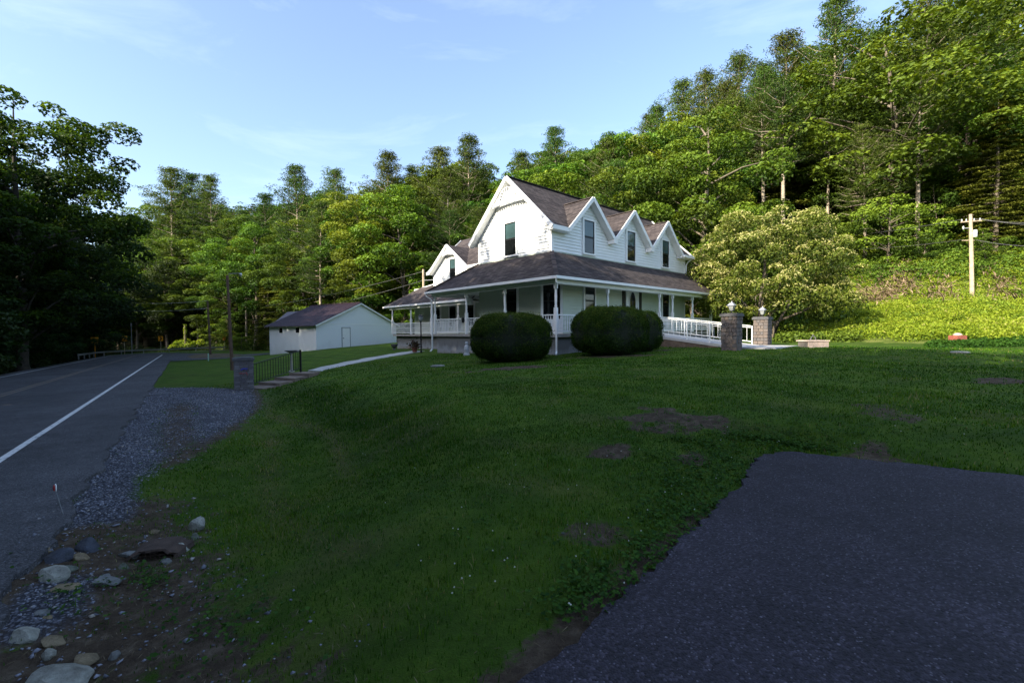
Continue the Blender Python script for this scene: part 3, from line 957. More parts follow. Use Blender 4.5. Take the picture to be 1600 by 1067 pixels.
# windows
def window(pl, c, u0, u1, z0, z1, parent=house, sgn=-1, blind=True, fr=.10, shared={}):
    """frame proud of the wall, two sashes of glass set back in it"""
    f = MB()
    def bx(m_, ua, ub, za, zb, o0, o1):
        lo, hi = sorted((c + sgn * o0, c + sgn * o1))
        if pl == 'a': m_.box(lo, hi, ua, ub, za, zb)
        else: m_.box(ua, ub, lo, hi, za, zb)
    bx(f, u0 - fr, u0, z0, z1, -.02, .10); bx(f, u1, u1 + fr, z0, z1, -.02, .10)
    bx(f, u0 - fr, u1 + fr, z1, z1 + fr, -.02, .103); bx(f, u0 - fr - .02, u1 + fr + .02, z0 - fr * .8, z0, -.02, .12)
    w = f.build('window', TRIM, parent)
    zm = (z0 + z1) / 2
    s_ = MB()
    for za, zb, o in ((z0, zm - .001, .066), (zm + .001, z1, .076)):
        bx(s_, u0, u0 + .035, za, zb, -.01, o); bx(s_, u1 - .035, u1, za, zb, -.01, o)
        bx(s_, u0 + .035, u1 - .035, za, za + .04, -.01, o); bx(s_, u0 + .035, u1 - .035, zb - .04, zb, -.01, o)
    s_.build('sash', IRON, w)
    p = MB(); bx(p, u0 + .035, u1 - .035, z0 + .04, zm - .04, .006, .050); p.build('pane', GLASS, w)
    p = MB(); bx(p, u0 + .035, u1 - .035, zm + .04, z1 - .04, .006, .058); p.build('pane', GLASS_UP if blind else GLASS, w)
    return w
window('a', WA, 4.02, 4.84, 5.37, 7.0)
for u0 in (3.94, 7.77, 11.64): window('b', WB, u0, u0 + .82, 5.40, 7.03)
window('a', WA, 4.0, 4.76, 2.2, 3.85, blind=False)
window('b', WB, 3.98, 4.79, 2.2, 3.88, blind=False)
window('b', WB, 11.68, 12.46, 2.2, 3.9, blind=False)
# window across the cut corner
w = empty('window', ((WA + 2.36) / 2, (2.42 + WB) / 2, 0), math.atan2(WB - 2.42, 2.36 - WA), house)
mb = MB(); mb.box(-.52, -.40, -.06, .03, ZD, 3.9); mb.box(.40, .52, -.06, .03, ZD, 3.9); mb.box(-.40, .40, -.06, .03, 3.82, 4.1); mb.box(-.4, .4, -.06, .03, ZD, 2.1)
mb.build('frame', TRIM, w)
mb = MB(); mb.box(-.40, .40, -.02, .01, 2.1, 2.93); mb.build('pane', GLASS, w)
mb = MB(); mb.box(-.40, .40, -.03, .0, 2.97, 3.82); mb.build('pane', GLASS, w)
mb = MB(); mb.box(-.40, .40, -.04, .0, 2.93, 2.97); mb.build('sash', IRON, w)

# front door with an oval light and dark side panels
d = MB(); d.box(7.80, 8.86, WB - .05, WB - .02, ZD, 3.9)
d.box(7.68, 7.80, WB - .075, WB - .02, ZD, 4.0); d.box(8.86, 8.98, WB - .075, WB - .02, ZD, 4.0); d.box(7.80, 8.86, WB - .075, WB - .02, 3.9, 4.0)
door = d.build('door', TRIM, house)
m_ = MB()
n = 24
cz, cu = 3.05, 8.33
for r_, z_r, o in ((.30, .62, 0),):
    ring = [(cu + r_ * math.cos(2 * PI * i / n), WB - .062, cz + z_r * math.sin(2 * PI * i / n)) for i in range(n)]
    m_.add([(cu, WB - .062, cz)] + ring, [(0, 1 + (i + 1) % n, 1 + i) for i in range(n)])
m_.build('oval_pane', GLASS, door)
m_ = MB()
ring = [Vector((cu + .32 * math.cos(2 * PI * i / n), WB - .065, cz + .64 * math.sin(2 * PI * i / n))) for i in range(n + 1)]
for p, q in zip(ring[:-1], ring[1:]): m_.bar(p, q, .03, .05, up=(0, 1, 0))
m_.build('oval_frame', TRIM, door)
m_ = MB(); m_.lathe([(.001, 0), (.035, .01), (.035, .05), (.001, .06)], 8, (8.76, WB - .09, 2.35)); m_.box(8.75, 8.77, WB - .09, WB - .05, 2.33, 2.42); m_.build('handle', IRON, door)
for u0 in (7.34, 9.02):
    m_ = MB(); m_.box(u0, u0 + .3, WB - .055, WB - .02, 1.9, 4.0)
    for z_ in np.arange(1.96, 3.95, .07): m_.box(u0 + .04, u0 + .26, WB - .068, WB - .052, z_, z_ + .035)
    m_.build('shutter', BLACK, house)

# porch roof (hipped round three sides)
mb = MB()
ZU = 5.22
mb.slab([(0, 0, ZE), (WA, WB, ZU), (WA, B1, ZU), (0, LB, ZE)], .07, 0, 1)
mb.slab([(0, 0, ZE), (LA, 0, ZE), (A1, WB, ZU), (WA, WB, ZU)], .07, 0, 1)
mb.slab([(0, LB, ZE), (WA, B1, ZU), (4.62, B1, ZU), (4.62, LB, ZE)], .07, 0, 1)
mb.slab([(LA, 0, ZE), (LA, B1 + 1.2, ZE), (A1, B1, ZU), (A1, WB, ZU)], .07, 0, 1)
mb.build('porch_roof', [SHING, TRIM], house)
for p, q in (((0, 0), (WA, WB)), ((0, LB), (WA, B1)), ((LA, 0), (A1, WB))):
    MB().bar((*p, ZE + .01), (*q, ZU + .01), .2, .04).build('hip_cap', SHING, house)
mb = MB()
mb.box(-.09, .0, -.09, LB + .04, ZE - .13, ZE - .015)
mb.box(.0, LA + .06, -.09, .0, ZE - .13, ZE - .015)
mb.box(LA, LA + .06, .0, 8.2, ZE - .13, ZE - .015)
mb.box(.0, 3.0, LB, LB + .06, ZE - .13, ZE - .015)
mb.build('porch_gutter', TRIM, house)
mb = MB()
zb0, zb1 = ZE - .30, ZE - .125
mb.box(.22, .46, .22, LB - .25, zb0, zb1 - .01); mb.box(.46, LA - .4, .22, .46, zb0, zb1 - .01); mb.box(LA - .5, LA - .4, .46, 7, zb0, zb1 - .01)
mb.box(.46, 4.5, LB - .49, LB - .25, zb0, zb1 - .01)
mb.build('porch_beam', TRIM, house)
mb = MB(); mb.box(.02, WA + .02, .02, LB - .02, zb1, zb1 + .03); mb.box(WA + .02, LA - .02, .02, WB + .02, zb1, zb1 + .03)
mb.box(WA + .02, 4.6, B1, LB - .02, zb1, zb1 + .03); mb.box(A1, LA - .02, WB + .02, 7, zb1, zb1 + .03)
mb.build('porch_ceiling', CEIL, house)

# turned posts
def post_mesh(zt_=zb0):
    m_ = MB()
    h = zt_ - ZD
    m_.box(-.065, .065, -.065, .065, 0, 1.12)
    m_.lathe([(.06, 1.12), (.045, 1.15), (.062, 1.19), (.04, 1.24), (.052, 1.34), (.058, 1.6), (.05, 1.76), (.038, 1.80), (.06, 1.84), (.038, 1.88), (.06, 1.92)], 10)
    m_.box(-.065, .065, -.065, .065, 1.92, h)
    return m_.mesh('post', TRIM)
PM = post_mesh()
for (a, b) in [(.36, .36), (.36, 3.57), (.36, 6.58), (.36, 9.55), (4.09, .36), (7.75 - 1.55, .36), (8.98, .36), (10.46, .36), (12.97, .36), (15.62, .36), (15.62, 3.4), (15.62, 6.4)]:
    if a == 6.2: continue
    link('post', PM, house, (a, b, ZD))
# balustrades
BALM = MB().lathe([(.018, 0), (.018, .08), (.03, .12), (.014, .17), (.03, .28), (.02, .38), (.014, .44), (.03, .48), (.018, .53), (.018, .62)], 7).mesh('baluster', TRIM)
def railing(p, q, parent=house, z=ZD, gap=.145, top=.84):
    L = math.hypot(q[0] - p[0], q[1] - p[1])
    r_ = empty('railing', (p[0], p[1], z), math.atan2(q[1] - p[1], q[0] - p[0]), parent)
    m_ = MB(); m_.box(.07, L - .07, -.045, .045, top - .045, top); m_.box(.07, L - .07, -.03, .03, .09, .15)
    m_.build('rail_bars', TRIM, r_)
    n_ = max(2, int(L / gap))
    for i in range(1, n_):
        link('baluster', BALM, r_, (L * i / n_, 0, .16), scale=(1, 1, (top - .2) / .62))
    return r_
for p, q in [((.36, .36), (.36, 3.57)), ((.36, 3.57), (.36, 6.58)), ((.36, 6.58), (.36, 9.55)), ((.36, .36), (4.09, .36)), ((4.09, .36), (6.25, .36)),
             ((8.98, .36), (10.46, .36)), ((10.46, .36), (12.97, .36)), ((12.97, .36), (15.62, .36)), ((15.62, .36), (15.62, 3.4)), ((15.62, 3.4), (15.62, 6.4)),
             ((.36, 9.55), (2.9, 9.55))]:
    railing(p, q)

# downspouts of the porch
m_ = MB()
def spout(pts):
    for p, q in zip(pts[:-1], pts[1:]): m_.bar(p, q, .07, .055)
gz = ZG(*hw(.2, .2))
spout([(-.04, -.02, ZE - .1), (.0, .02, 3.55), (.22, .22, 3.3), (.24, .24, .75), (.22, .22, .64)])
spout([(.22, .22, .66), (-.02, .02, gz + .06)])
m_.build('downspout', TRIM, house)
m_ = MB()
spout([(-.04, LB - .02, ZE - .1), (.0, LB - .1, 3.55), (.2, LB - .28, 3.35), (.2, LB - .28, .55), (.05, LB - .3, .42)])
m_.build('downspout', TRIM, house)
# small black lamp on the porch rail
m_ = MB(); m_.lathe([(.02, 0), (.07, .04), (.09, .22), (.03, .28)], 8, (.25, 6.75, 2.0)); m_.box(.25, .36, 6.73, 6.77, 2.1, 2.14); m_.build('rail_lamp', IRON, house)

# wing
WW = 4.6
mb = MB()
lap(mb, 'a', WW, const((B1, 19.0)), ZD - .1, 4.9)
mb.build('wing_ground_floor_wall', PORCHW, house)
mb = MB()
lap(mb, 'a', WW, const((B1, 16.2)), 4.9, 5.85)
GC, GH, GT = 13.95, 2.3, 7.62
SW = (8.75 - 5.9) / 3.25
sg_ = (GT - 5.9) / GH
lap(mb, 'a', WW, lambda z: [(GC - (GT - .1 - z) / sg_, GC + (GT - .1 - z) / sg_)], 5.85, 7.48)
lap(mb, 'b', 16.2, lambda z: [(WW, 10.4)] if z < 5.95 else [(7.5 - (8.65 - z) / SW, 7.5 + (8.65 - z) / SW)], 4.6, 8.5, sgn=1)
lap(mb, 'b', 19.0, const((WW, 10.2)), ZD - .1, 3.6, sgn=1)
mb.box(WW + .012, 10.4, B1, 16.19, 1, 5.85)
mb.box(WW + .012, 10.2, 16.19, 18.99, 1, 3.6)
mb.build('wing_wall', WHITE, house)
mb = MB()
p0, pr = 4.25, 7.5
bgap = p0 + (GT - 5.9) / SW
mb.slab([(p0, 5.5, 5.9), (p0, GC - GH, 5.9), (bgap, GC, GT), (p0, GC + GH, 5.9), (p0, 16.55, 5.9), (pr, 16.55, 8.75), (pr, 5.5, 8.75)][::-1], .1, 0, 1)
mb.slab([(pr, 5.5, 8.75), (pr, 16.55, 8.75), (10.75, 16.55, 5.9), (10.75, 5.5, 5.9)][::-1], .1, 0, 1)
mb.slab([(p0, GC - GH, 5.903), (p0, GC, GT + .003), (bgap, GC, GT + .003)][::-1], .1, 0, 1)
mb.slab([(p0, GC, GT + .003), (p0, GC + GH, 5.903), (bgap, GC, GT + .003)][::-1], .1, 0, 1)
mb.build('wing_roof', [SHING, TRIM], house)
mb = MB()
for sg in (-1, 1):
    mb.bar((p0 - .03, GC + sg * (GH + .03), 5.83), (p0 - .03, GC, GT - .04), .05, .2)
    mb.bar((p0 + .16, GC + sg * GH, 5.74), (p0 + .16, GC, GT - .15), .32, .03)
mb.bar((p0 - .03, 7.1, 5.82), (p0 - .03, GC - GH, 5.82), .05, .18)
mb.bar((p0 - .03, GC + GH, 5.82), (p0 - .03, 16.58, 5.82), .05, .18)
mb.bar((p0, 16.58, 5.83), (pr, 16.58, 8.68), .05, .2); mb.bar((10.75, 16.58, 5.83), (pr, 16.58, 8.68), .05, .2)
mb.box(p0, WW - .03, 7.1, GC - GH + .2, 5.72, 5.76)
mb.build('wing_barge_board', TRIM, house)
fret('wing_gable_fretwork', 4.28, GC, 7.0, .62, GT - .08, house)
window('a', WW, 13.3, 14.0, 5.25, 6.62)
for u0, u1 in ((11.3, 12.1), (13.3, 14.1), (15.3, 16.1), (9.0, 9.9)): window('a', WW, u0, u1, 1.9, 3.3, blind=False)
# recessed doorway at the end of the main block
mb = MB(); mb.box(3.4, 4.4, B1 + .012, B1 + .05, ZD, 3.45); mb.build('side_door', GLASS, house)
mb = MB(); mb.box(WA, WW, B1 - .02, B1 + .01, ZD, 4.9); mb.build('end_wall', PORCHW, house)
# wing porch
ZW = 3.55
ZQ = ZD - .06
mb = MB()
mb.slab([(2.9, 9.3, ZW), (WW, 9.3, 4.95), (WW, 18.0, 4.95), (2.9, 20.9, ZW)], .06, 0, 1)
mb.slab([(2.9, 20.9, ZW), (WW, 18.0, 4.95), (9, 18, 4.95), (10.8, 20.9, ZW)], .06, 0, 1)
mb.slab([(WW, 18.0, 4.95), (WW, 16.2, 5.1), (10.4, 16.2, 5.1), (9, 18, 4.95)], .06, 0, 1)
mb.build('wing_porch_roof', [SHING, TRIM], house)
mb = MB(); mb.box(2.82, 2.9, 9.3, 20.95, ZW - .13, ZW - .015); mb.box(2.9, 10.8, 20.9, 20.97, ZW - .13, ZW - .015); mb.build('wing_gutter', TRIM, house)
mb = MB(); mb.box(3.02, 3.2, 9.6, 20.2, ZW - .3, ZW - .14); mb.box(2.95, WW, 9.5, 20.8, ZW - .135, ZW - .11)
mb.box(WW, 10.5, 19.02, 20.8, ZW - .135, ZW - .11); mb.build('wing_porch_beam', TRIM, house)
PM2 = post_mesh(ZW - .3 + .06)
for b in (11.1, 14.25, 17.0, 19.85): link('post', PM2, house, (3.11, b, ZQ))
for b0, b1 in ((11.1, 14.25), (14.25, 17.0), (17.0, 19.85)): railing((3.11, b0), (3.11, b1), z=ZQ)

# ramp from the porch down to the stone pillars
ra0, ra1, rb1 = 6.35, 8.9, -4.75
mb = MB()
zr1 = .80
pts = [(ra0, .29, ZD - .004), (ra1, .29, ZD - .004), (ra1, rb1, zr1), (ra0, rb1, zr1)]
mb.slab(pts[::-1], .12)
ramp = mb.build('ramp_deck', plain('pale_concrete', (.42, .42, .42), .85, .12, 3, .3), house)
mb = MB()
for a in (ra0 + .03, ra1 - .23):
    mb.slab([(a, .25, ZD - .13), (a + .2, .25, ZD - .13), (a + .2, rb1, zr1 - .13), (a, rb1, zr1 - .13)][::-1], 1.0)
mb.build('ramp_side', plain('ramp_side_block', (.12, .09, .07), .95, .35, 4, .4), house)
def zr_(b): return ZD + (zr1 - ZD) * (.29 - b) / (.29 - rb1)
for a in (ra0 + .06, ra1 - .06):
    r_ = empty('ramp_railing', (a, 0, 0), 0, house)
    m_ = MB()
    for dz in (.86, .78): m_.bar((0, .25, zr_(.25) + dz), (0, rb1 + .35, zr_(rb1 + .35) + dz), .03, .028)
    m_.bar((0, .25, zr_(.25) + .12), (0, rb1 + .35, zr_(rb1 + .35) + .12), .035, .03)
    m_.build('rail_bars', TRIM, r_)
    for b in (.2, -1.15, -2.45, -3.5, rb1 + .3):
        m_ = MB(); m_.box(-.022, .022, b - .022, b + .022, zr_(b) - .02, zr_(b) + .86); m_.build('upright', TRIM, r_)
    bm_ = MB().box(-.007, .007, -.007, .007, 0, .66).mesh('picket', TRIM)
    b = .1
    while b > rb1 + .4:
        link('picket', bm_, r_, (0, b, zr_(b) + .13)); b -= .27
# landing and path between the pillars
mb = MB()
mb.box(6.1, 9.2, rb1 - 1.5, rb1, .55, .795)
mb.build('ramp_landing', plain('pale_concrete', (.42, .42, .42), .85, .12, 3, .3), house)

# ------------------------------------------------------------------ stone pillars
STM = []
for k in range(5):
    bm = bmesh.new(); bmesh.ops.create_cube(bm, size=1)
    bmesh.ops.bevel(bm, geom=list(bm.edges), offset=.09, segments=1, affect='EDGES')
    for v in bm.verts: v.co += Vector([random.uniform(-.05, .05) for _ in range(3)])
    me = bpy.data.meshes.new('stone'); bm.to_mesh(me); bm.free(); me.materials.append(PSTONE); STM.append(me)
def pillar(name, loc, rz, w, h, label, stone=None, rows=9, lamp=True, group=None):
    t = empty(name, loc, rz)
    tag(t, label, 'pillar', group)
    m_ = MB(); m_.box(-w / 2 + .025, w / 2 - .025, -w / 2 + .025, w / 2 - .025, -.35, h - .13); m_.build('mortar_core', MORTAR, t)
    m_ = MB(); m_.box(-w / 2 - .05, w / 2 + .05, -w / 2 - .05, w / 2 + .05, h - .13, h - .03); m_.box(-w / 2 - .01, w / 2 + .01, -w / 2 - .01, w / 2 + .01, h - .03, h); m_.build('cap', CAPST, t)
    rh = (h - .13 + .05) / rows
    for side in range(4):
        ang = side * PI / 2
        for r_ in range(rows):
            k = 3 if r_ % 2 else 4
            cuts = [0] + sorted((i + random.uniform(-.18, .18)) / k for i in range(1, k)) + [1]
            for i in range(k):
                u0, u1 = -w / 2 + w * cuts[i], -w / 2 + w * cuts[i + 1]
                uc, du = (u0 + u1) / 2, (u1 - u0) - .018
                zc = -.05 + rh * (r_ + .5)
                off = w / 2 - .018 + random.uniform(-.006, .016)
                x, y = uc, -off
                X_, Y_ = x * math.cos(ang) - y * math.sin(ang), x * math.sin(ang) + y * math.cos(ang)
                o = link('stone', random.choice(STM), t, (X_, Y_, zc), (0, 0, ang), (du, .05, rh - .016))
                if stone: o.data = stone[random.randrange(len(stone))]
    return t
def lantern(loc, rz, label):
    t = empty('lantern', loc, rz); t.scale = (.86, .86, .86); tag(t, label, 'lantern', 'lanterns on the stone pillars')
    m_ = MB(); m_.lathe([(.09, 0), (.085, .02), (.03, .04), (.03, .10), (.08, .12)], 8); m_.build('base', IRON, t)
    m_ = MB()
    m_.add([(-.07, -.07, .12), (.07, -.07, .12), (.07, .07, .12), (-.07, .07, .12), (-.125, -.125, .36), (.125, -.125, .36), (.125, .125, .36), (-.125, .125, .36)],
           [(0, 1, 5, 4), (1, 2, 6, 5), (2, 3, 7, 6), (3, 0, 4, 7)])
    m_.build('glass', WICK, t)
    m_ = MB()
    for i, j in ((-1, -1), (1, -1), (1, 1), (-1, 1)): m_.bar((i * .072, j * .072, .12), (i * .127, j * .127, .36), .016)
    m_.build('frame', IRON, t)
    m_ = MB(); m_.add([(-.17, -.17, .36), (.17, -.17, .36), (.17, .17, .36), (-.17, .17, .36), (-.06, -.06, .5), (.06, -.06, .5), (.06, .06, .5), (-.06, .06, .5)],
           [(3, 2, 1, 0), (0, 1, 5, 4), (1, 2, 6, 5), (2, 3, 7, 6), (3, 0, 4, 7), (4, 5, 6, 7)])
    m_.lathe([(.02, .5), (.03, .53), (.005, .58)], 6); m_.build('hood', LAMPTOP, t)
P1 = hw(5.08, -4.95); P2 = hw(9.15, -4.8)
z1_, z2_ = ZG(*P1), ZG(*P2)
pillar('stone_pillar', (*P1, z1_), TH + .0, .60, 2.2 - z1_, 'grey-brown stone pillar nearer to the camera at the foot of the porch ramp', group='stone pillars at the ramp')
pillar('stone_pillar', (*P2, z2_), TH + .0, .60, 2.12 - z2_, 'grey-brown stone pillar in front of the big flowering tree, right of the ramp', group='stone pillars at the ramp')
lantern((*P1, 2.2), TH, 'metal-hooded lantern on the pillar nearer to the camera')
lantern((*P2, 2.12), TH, 'metal-hooded lantern on the farther pillar, in front of the flowering tree')

# ------------------------------------------------------------------ white outbuilding
SH = (-19.45, 44.0)
sh = empty('outbuilding', (SH[0], SH[1], 0), math.atan2(.85, .53))
tag(sh, 'low white clapboard outbuilding with a dark purple metal roof', 'shed')
# local x = along the gable wall, local y = towards the left, away from the camera
W_, L_ = 10.6, 8.3
ze_, zp_ = 2.35, 4.68
mb = MB()
lap(mb, 'b', 0, const((0, W_)), -1.0, ze_, sgn=-1, h=.18)
lap(mb, 'b', 0, lambda z: [((z - ze_) / (zp_ - ze_) * W_ / 2, W_ - (z - ze_) / (zp_ - ze_) * W_ / 2)], ze_ + .06, zp_ - .05, sgn=-1, h=.14)
mb.box(0.012, W_, .012, L_, -2.0, ze_)
mb.box(-.012, .012, 0, L_, -2, ze_)
mb.add([(0.02, .01, ze_), (W_ - .02, .01, ze_), (W_ / 2, .01, zp_ - .04)], [(0, 1, 2)])
mb.build('wall', WEATHERED, sh)
mb = MB(); mb.box(0, W_, -.03, -.0, ze_ - .02, ze_ + .06); mb.bar((-.25, -.3, ze_ - .17), (W_ / 2, -.3, zp_ - .05), .04, .16); mb.bar((W_ + .25, -.3, ze_ - .17), (W_ / 2, -.3, zp_ - .05), .04, .16)
mb.build('trim', TRIM, sh)
mb = MB()
ov = .45; sl_ = (zp_ - ze_) / (W_ / 2)
mb.slab([(-ov, -.32, ze_ - ov * sl_ + .06), (-ov, L_ + .3, ze_ - ov * sl_ + .06), (W_ / 2, L_ + .3, zp_ + .06), (W_ / 2, -.32, zp_ + .06)][::-1], .06)
mb.slab([(W_ / 2, -.32, zp_ + .06), (W_ / 2, L_ + .3, zp_ + .06), (W_ + ov, L_ + .3, ze_ - ov * sl_ + .06), (W_ + ov, -.32, ze_ - ov * sl_ + .06)][::-1], .06)
y = -.3
while y < L_ + .3:
    mb.bar((-ov, y, ze_ - ov * sl_ + .075), (W_ / 2, y, zp_ + .075), .035, .035); y += .3
mb.bar((W_ / 2, -.33, zp_ + .08), (W_ / 2, L_ + .3, zp_ + .08), .3, .05)
mb.build('roof', METALROOF, sh)
rm = MB().bar((0, 0, 0), (-.4, 0, -.4 * sl_), .05, .1).mesh('rafter_tail', TRIM)
for i in range(14): link('rafter_tail', rm, sh, (0, .3 + i * .6, ze_ - .03))
for y0 in (2.75, 5.75):
    f = MB(); f.box(-.04, 0, y0 - .08, y0 + .72, 1.45, 1.52); f.box(-.04, 0, y0 - .08, y0, 1.52, 2.1); f.box(-.04, 0, y0 + .64, y0 + .72, 1.52, 2.1); f.box(-.04, 0, y0, y0 + .64, 2.04, 2.1)
    w = f.build('window', TRIM, sh)
    f = MB(); f.box(-.02, -.014, y0, y0 + .64, 1.52, 2.04); f.build('pane', GLASS, w)
f = MB(); f.box(3.0, 3.95, -.05, -.02, -.1, 1.98); dd = f.build('door', TRIM, sh)
f = MB(); f.box(2.93, 3.0, -.07, -.01, -.1, 2.05); f.box(3.95, 4.02, -.07, -.01, -.1, 2.05); f.box(3.0, 3.95, -.07, -.01, 1.98, 2.05); f.build('door_frame', plain('grey_trim', (.26, .27, .29), .6), dd)
f = MB(); f.lathe([(.001, 0), (.05, .03), (.05, .07), (.001, .1)], 6, (3.12, -.09, .85)); f.box(3.1, 3.14, -.09, -.05, .86, .92); f.build('handle', IRON, dd)
# lean-to behind it
mb = MB(); mb.box(2.4, 5.2, L_ + .3, L_ + 2.6, -2.2, 2.7); mb.build('rear_wall', WHITE, sh)
mb = MB(); mb.slab([(2.1, L_ + .31, 2.7), (2.1, L_ + 2.8, 2.7), (3.8, L_ + 2.8, 4.0), (3.8, L_ + .31, 4.0)][::-1], .08); mb.slab([(3.8, L_ + .31, 4.0), (3.8, L_ + 2.8, 4.0), (5.5, L_ + 2.8, 2.7), (5.5, L_ + .31, 2.7)][::-1], .08)
mb.build('rear_roof', METALROOF, sh)

# ------------------------------------------------------------------ foliage meshes
def leaves(P, N, size, tint, asp=.55, jit=.7, fold=.18, rs=RS):
    """P centres, N preferred normals -> V,F,tint: bent diamond leaves (2 triangles)"""
    n = len(P)
    N = N + rs.normal(0, jit, (n, 3)); N /= np.linalg.norm(N, axis=1, keepdims=True) + 1e-9
    T = np.cross(N, rs.normal(0, 1, (n, 3))); T /= np.linalg.norm(T, axis=1, keepdims=True) + 1e-9
    B_ = np.cross(N, T)
    L = (size * rs.uniform(.6, 1.25, n))[:, None]
    a = P + T * L * .5; b = P - T * L * .5
    c = P + B_ * L * asp * .5 + N * L * fold; d = P - B_ * L * asp * .5 + N * L * fold
    V = np.stack([a, c, b, d], 1).reshape(-1, 3)
    F = np.arange(n * 4).reshape(n, 4)
    F3 = np.concatenate([F[:, [0, 1, 2]], F[:, [0, 2, 3]]])
    return V, F3, np.repeat(tint, 4)

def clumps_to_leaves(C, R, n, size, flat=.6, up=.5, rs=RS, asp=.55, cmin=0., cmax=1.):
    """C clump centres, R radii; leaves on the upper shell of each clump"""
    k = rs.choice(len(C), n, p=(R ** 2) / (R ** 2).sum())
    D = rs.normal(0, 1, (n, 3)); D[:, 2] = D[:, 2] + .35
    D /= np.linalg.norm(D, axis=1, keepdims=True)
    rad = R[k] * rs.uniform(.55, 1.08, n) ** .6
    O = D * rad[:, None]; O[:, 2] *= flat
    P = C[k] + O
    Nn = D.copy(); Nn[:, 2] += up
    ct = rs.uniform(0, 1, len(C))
    t = np.clip(.18 + .34 * ct[k] + .28 * D[:, 2] + rs.normal(0, .15, n), cmin, cmax)  # light and shade put into tint: clump tops lighter, undersides darker
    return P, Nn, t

def broad(name, seed, n=25000, h=20, cr=5.2, base=.2, leaf=.26, mat=LEAF, nl=60, lobe=1.5):
    """crown + trunk meshes, height h, made of separate leafy boughs"""
    rs = np.random.RandomState(seed)
    C, R = [], []
    zc, hz = h * (base + 1) / 2, h * (1 - base) / 2
    tries = 0
    while len(C) < nl and tries < 3000:
        tries += 1
        d = rs.normal(0, 1, 3); d /= np.linalg.norm(d)
        q = rs.uniform(.35, 1.0) ** .5
        wob = 1 + .22 * math.sin(3 * math.atan2(d[1], d[0]) + seed) + .12 * math.sin(5 * d[2] + seed)
        p = np.array([d[0] * cr * q * wob, d[1] * cr * q * wob, zc + d[2] * hz * q])
        r = rs.uniform(.6, 1.15) * lobe * (1 - .25 * abs(d[2]))
        p[2] -= r * .3
        if all(np.linalg.norm((p - c) * (1, 1, 1.2)) > .62 * (r + q2) for c, q2 in zip(C, R)) or rs.rand() < .12:
            C.append(p); R.append(r)
    C, R = np.array(C), np.array(R)
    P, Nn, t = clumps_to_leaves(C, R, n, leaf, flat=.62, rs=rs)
    t = np.clip(t + .12 * (P[:, 2] - zc) / hz, 0, 1)  # crown top lighter and foot darker, daylight painted into the tint
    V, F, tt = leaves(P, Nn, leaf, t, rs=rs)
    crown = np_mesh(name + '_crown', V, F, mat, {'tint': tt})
    m_ = MB()
    lean = rs.normal(0, .3, 2)
    tp = lambda z: Vector((lean[0] * (z / h) ** 2 + .12 * math.sin(z * .5 + seed), lean[1] * (z / h) ** 2 + .12 * math.cos(z * .4 + seed), z))
    zs = [-.8, 0, .6, h * .25, h * .5, h * .75, h * .92]
    rr = h * .014
    m_.tube([tp(z) for z in zs], [rr * 1.5, rr * 1.35, rr * 1.05, rr * .85, rr * .6, rr * .32, rr * .08], 8)
    for i in rs.choice(len(C), min(22, len(C)), replace=False):
        c = Vector(C[i]); z0 = max(h * base * .75, c.z - rs.uniform(.15, .35) * h * .5)
        z0 = min(z0, h * .85)
        p = tp(z0); mid_ = p.lerp(c, .5) + Vector((0, 0, .35))
        m_.tube([p, mid_, c], [rr * .38, rr * .22, rr * .06], 5, cap=False)
    trunk = m_.mesh(name + '_trunk', BARK_DARK if name.startswith(('riverside', 'dark')) else BARK, True)
    return crown, trunk, h

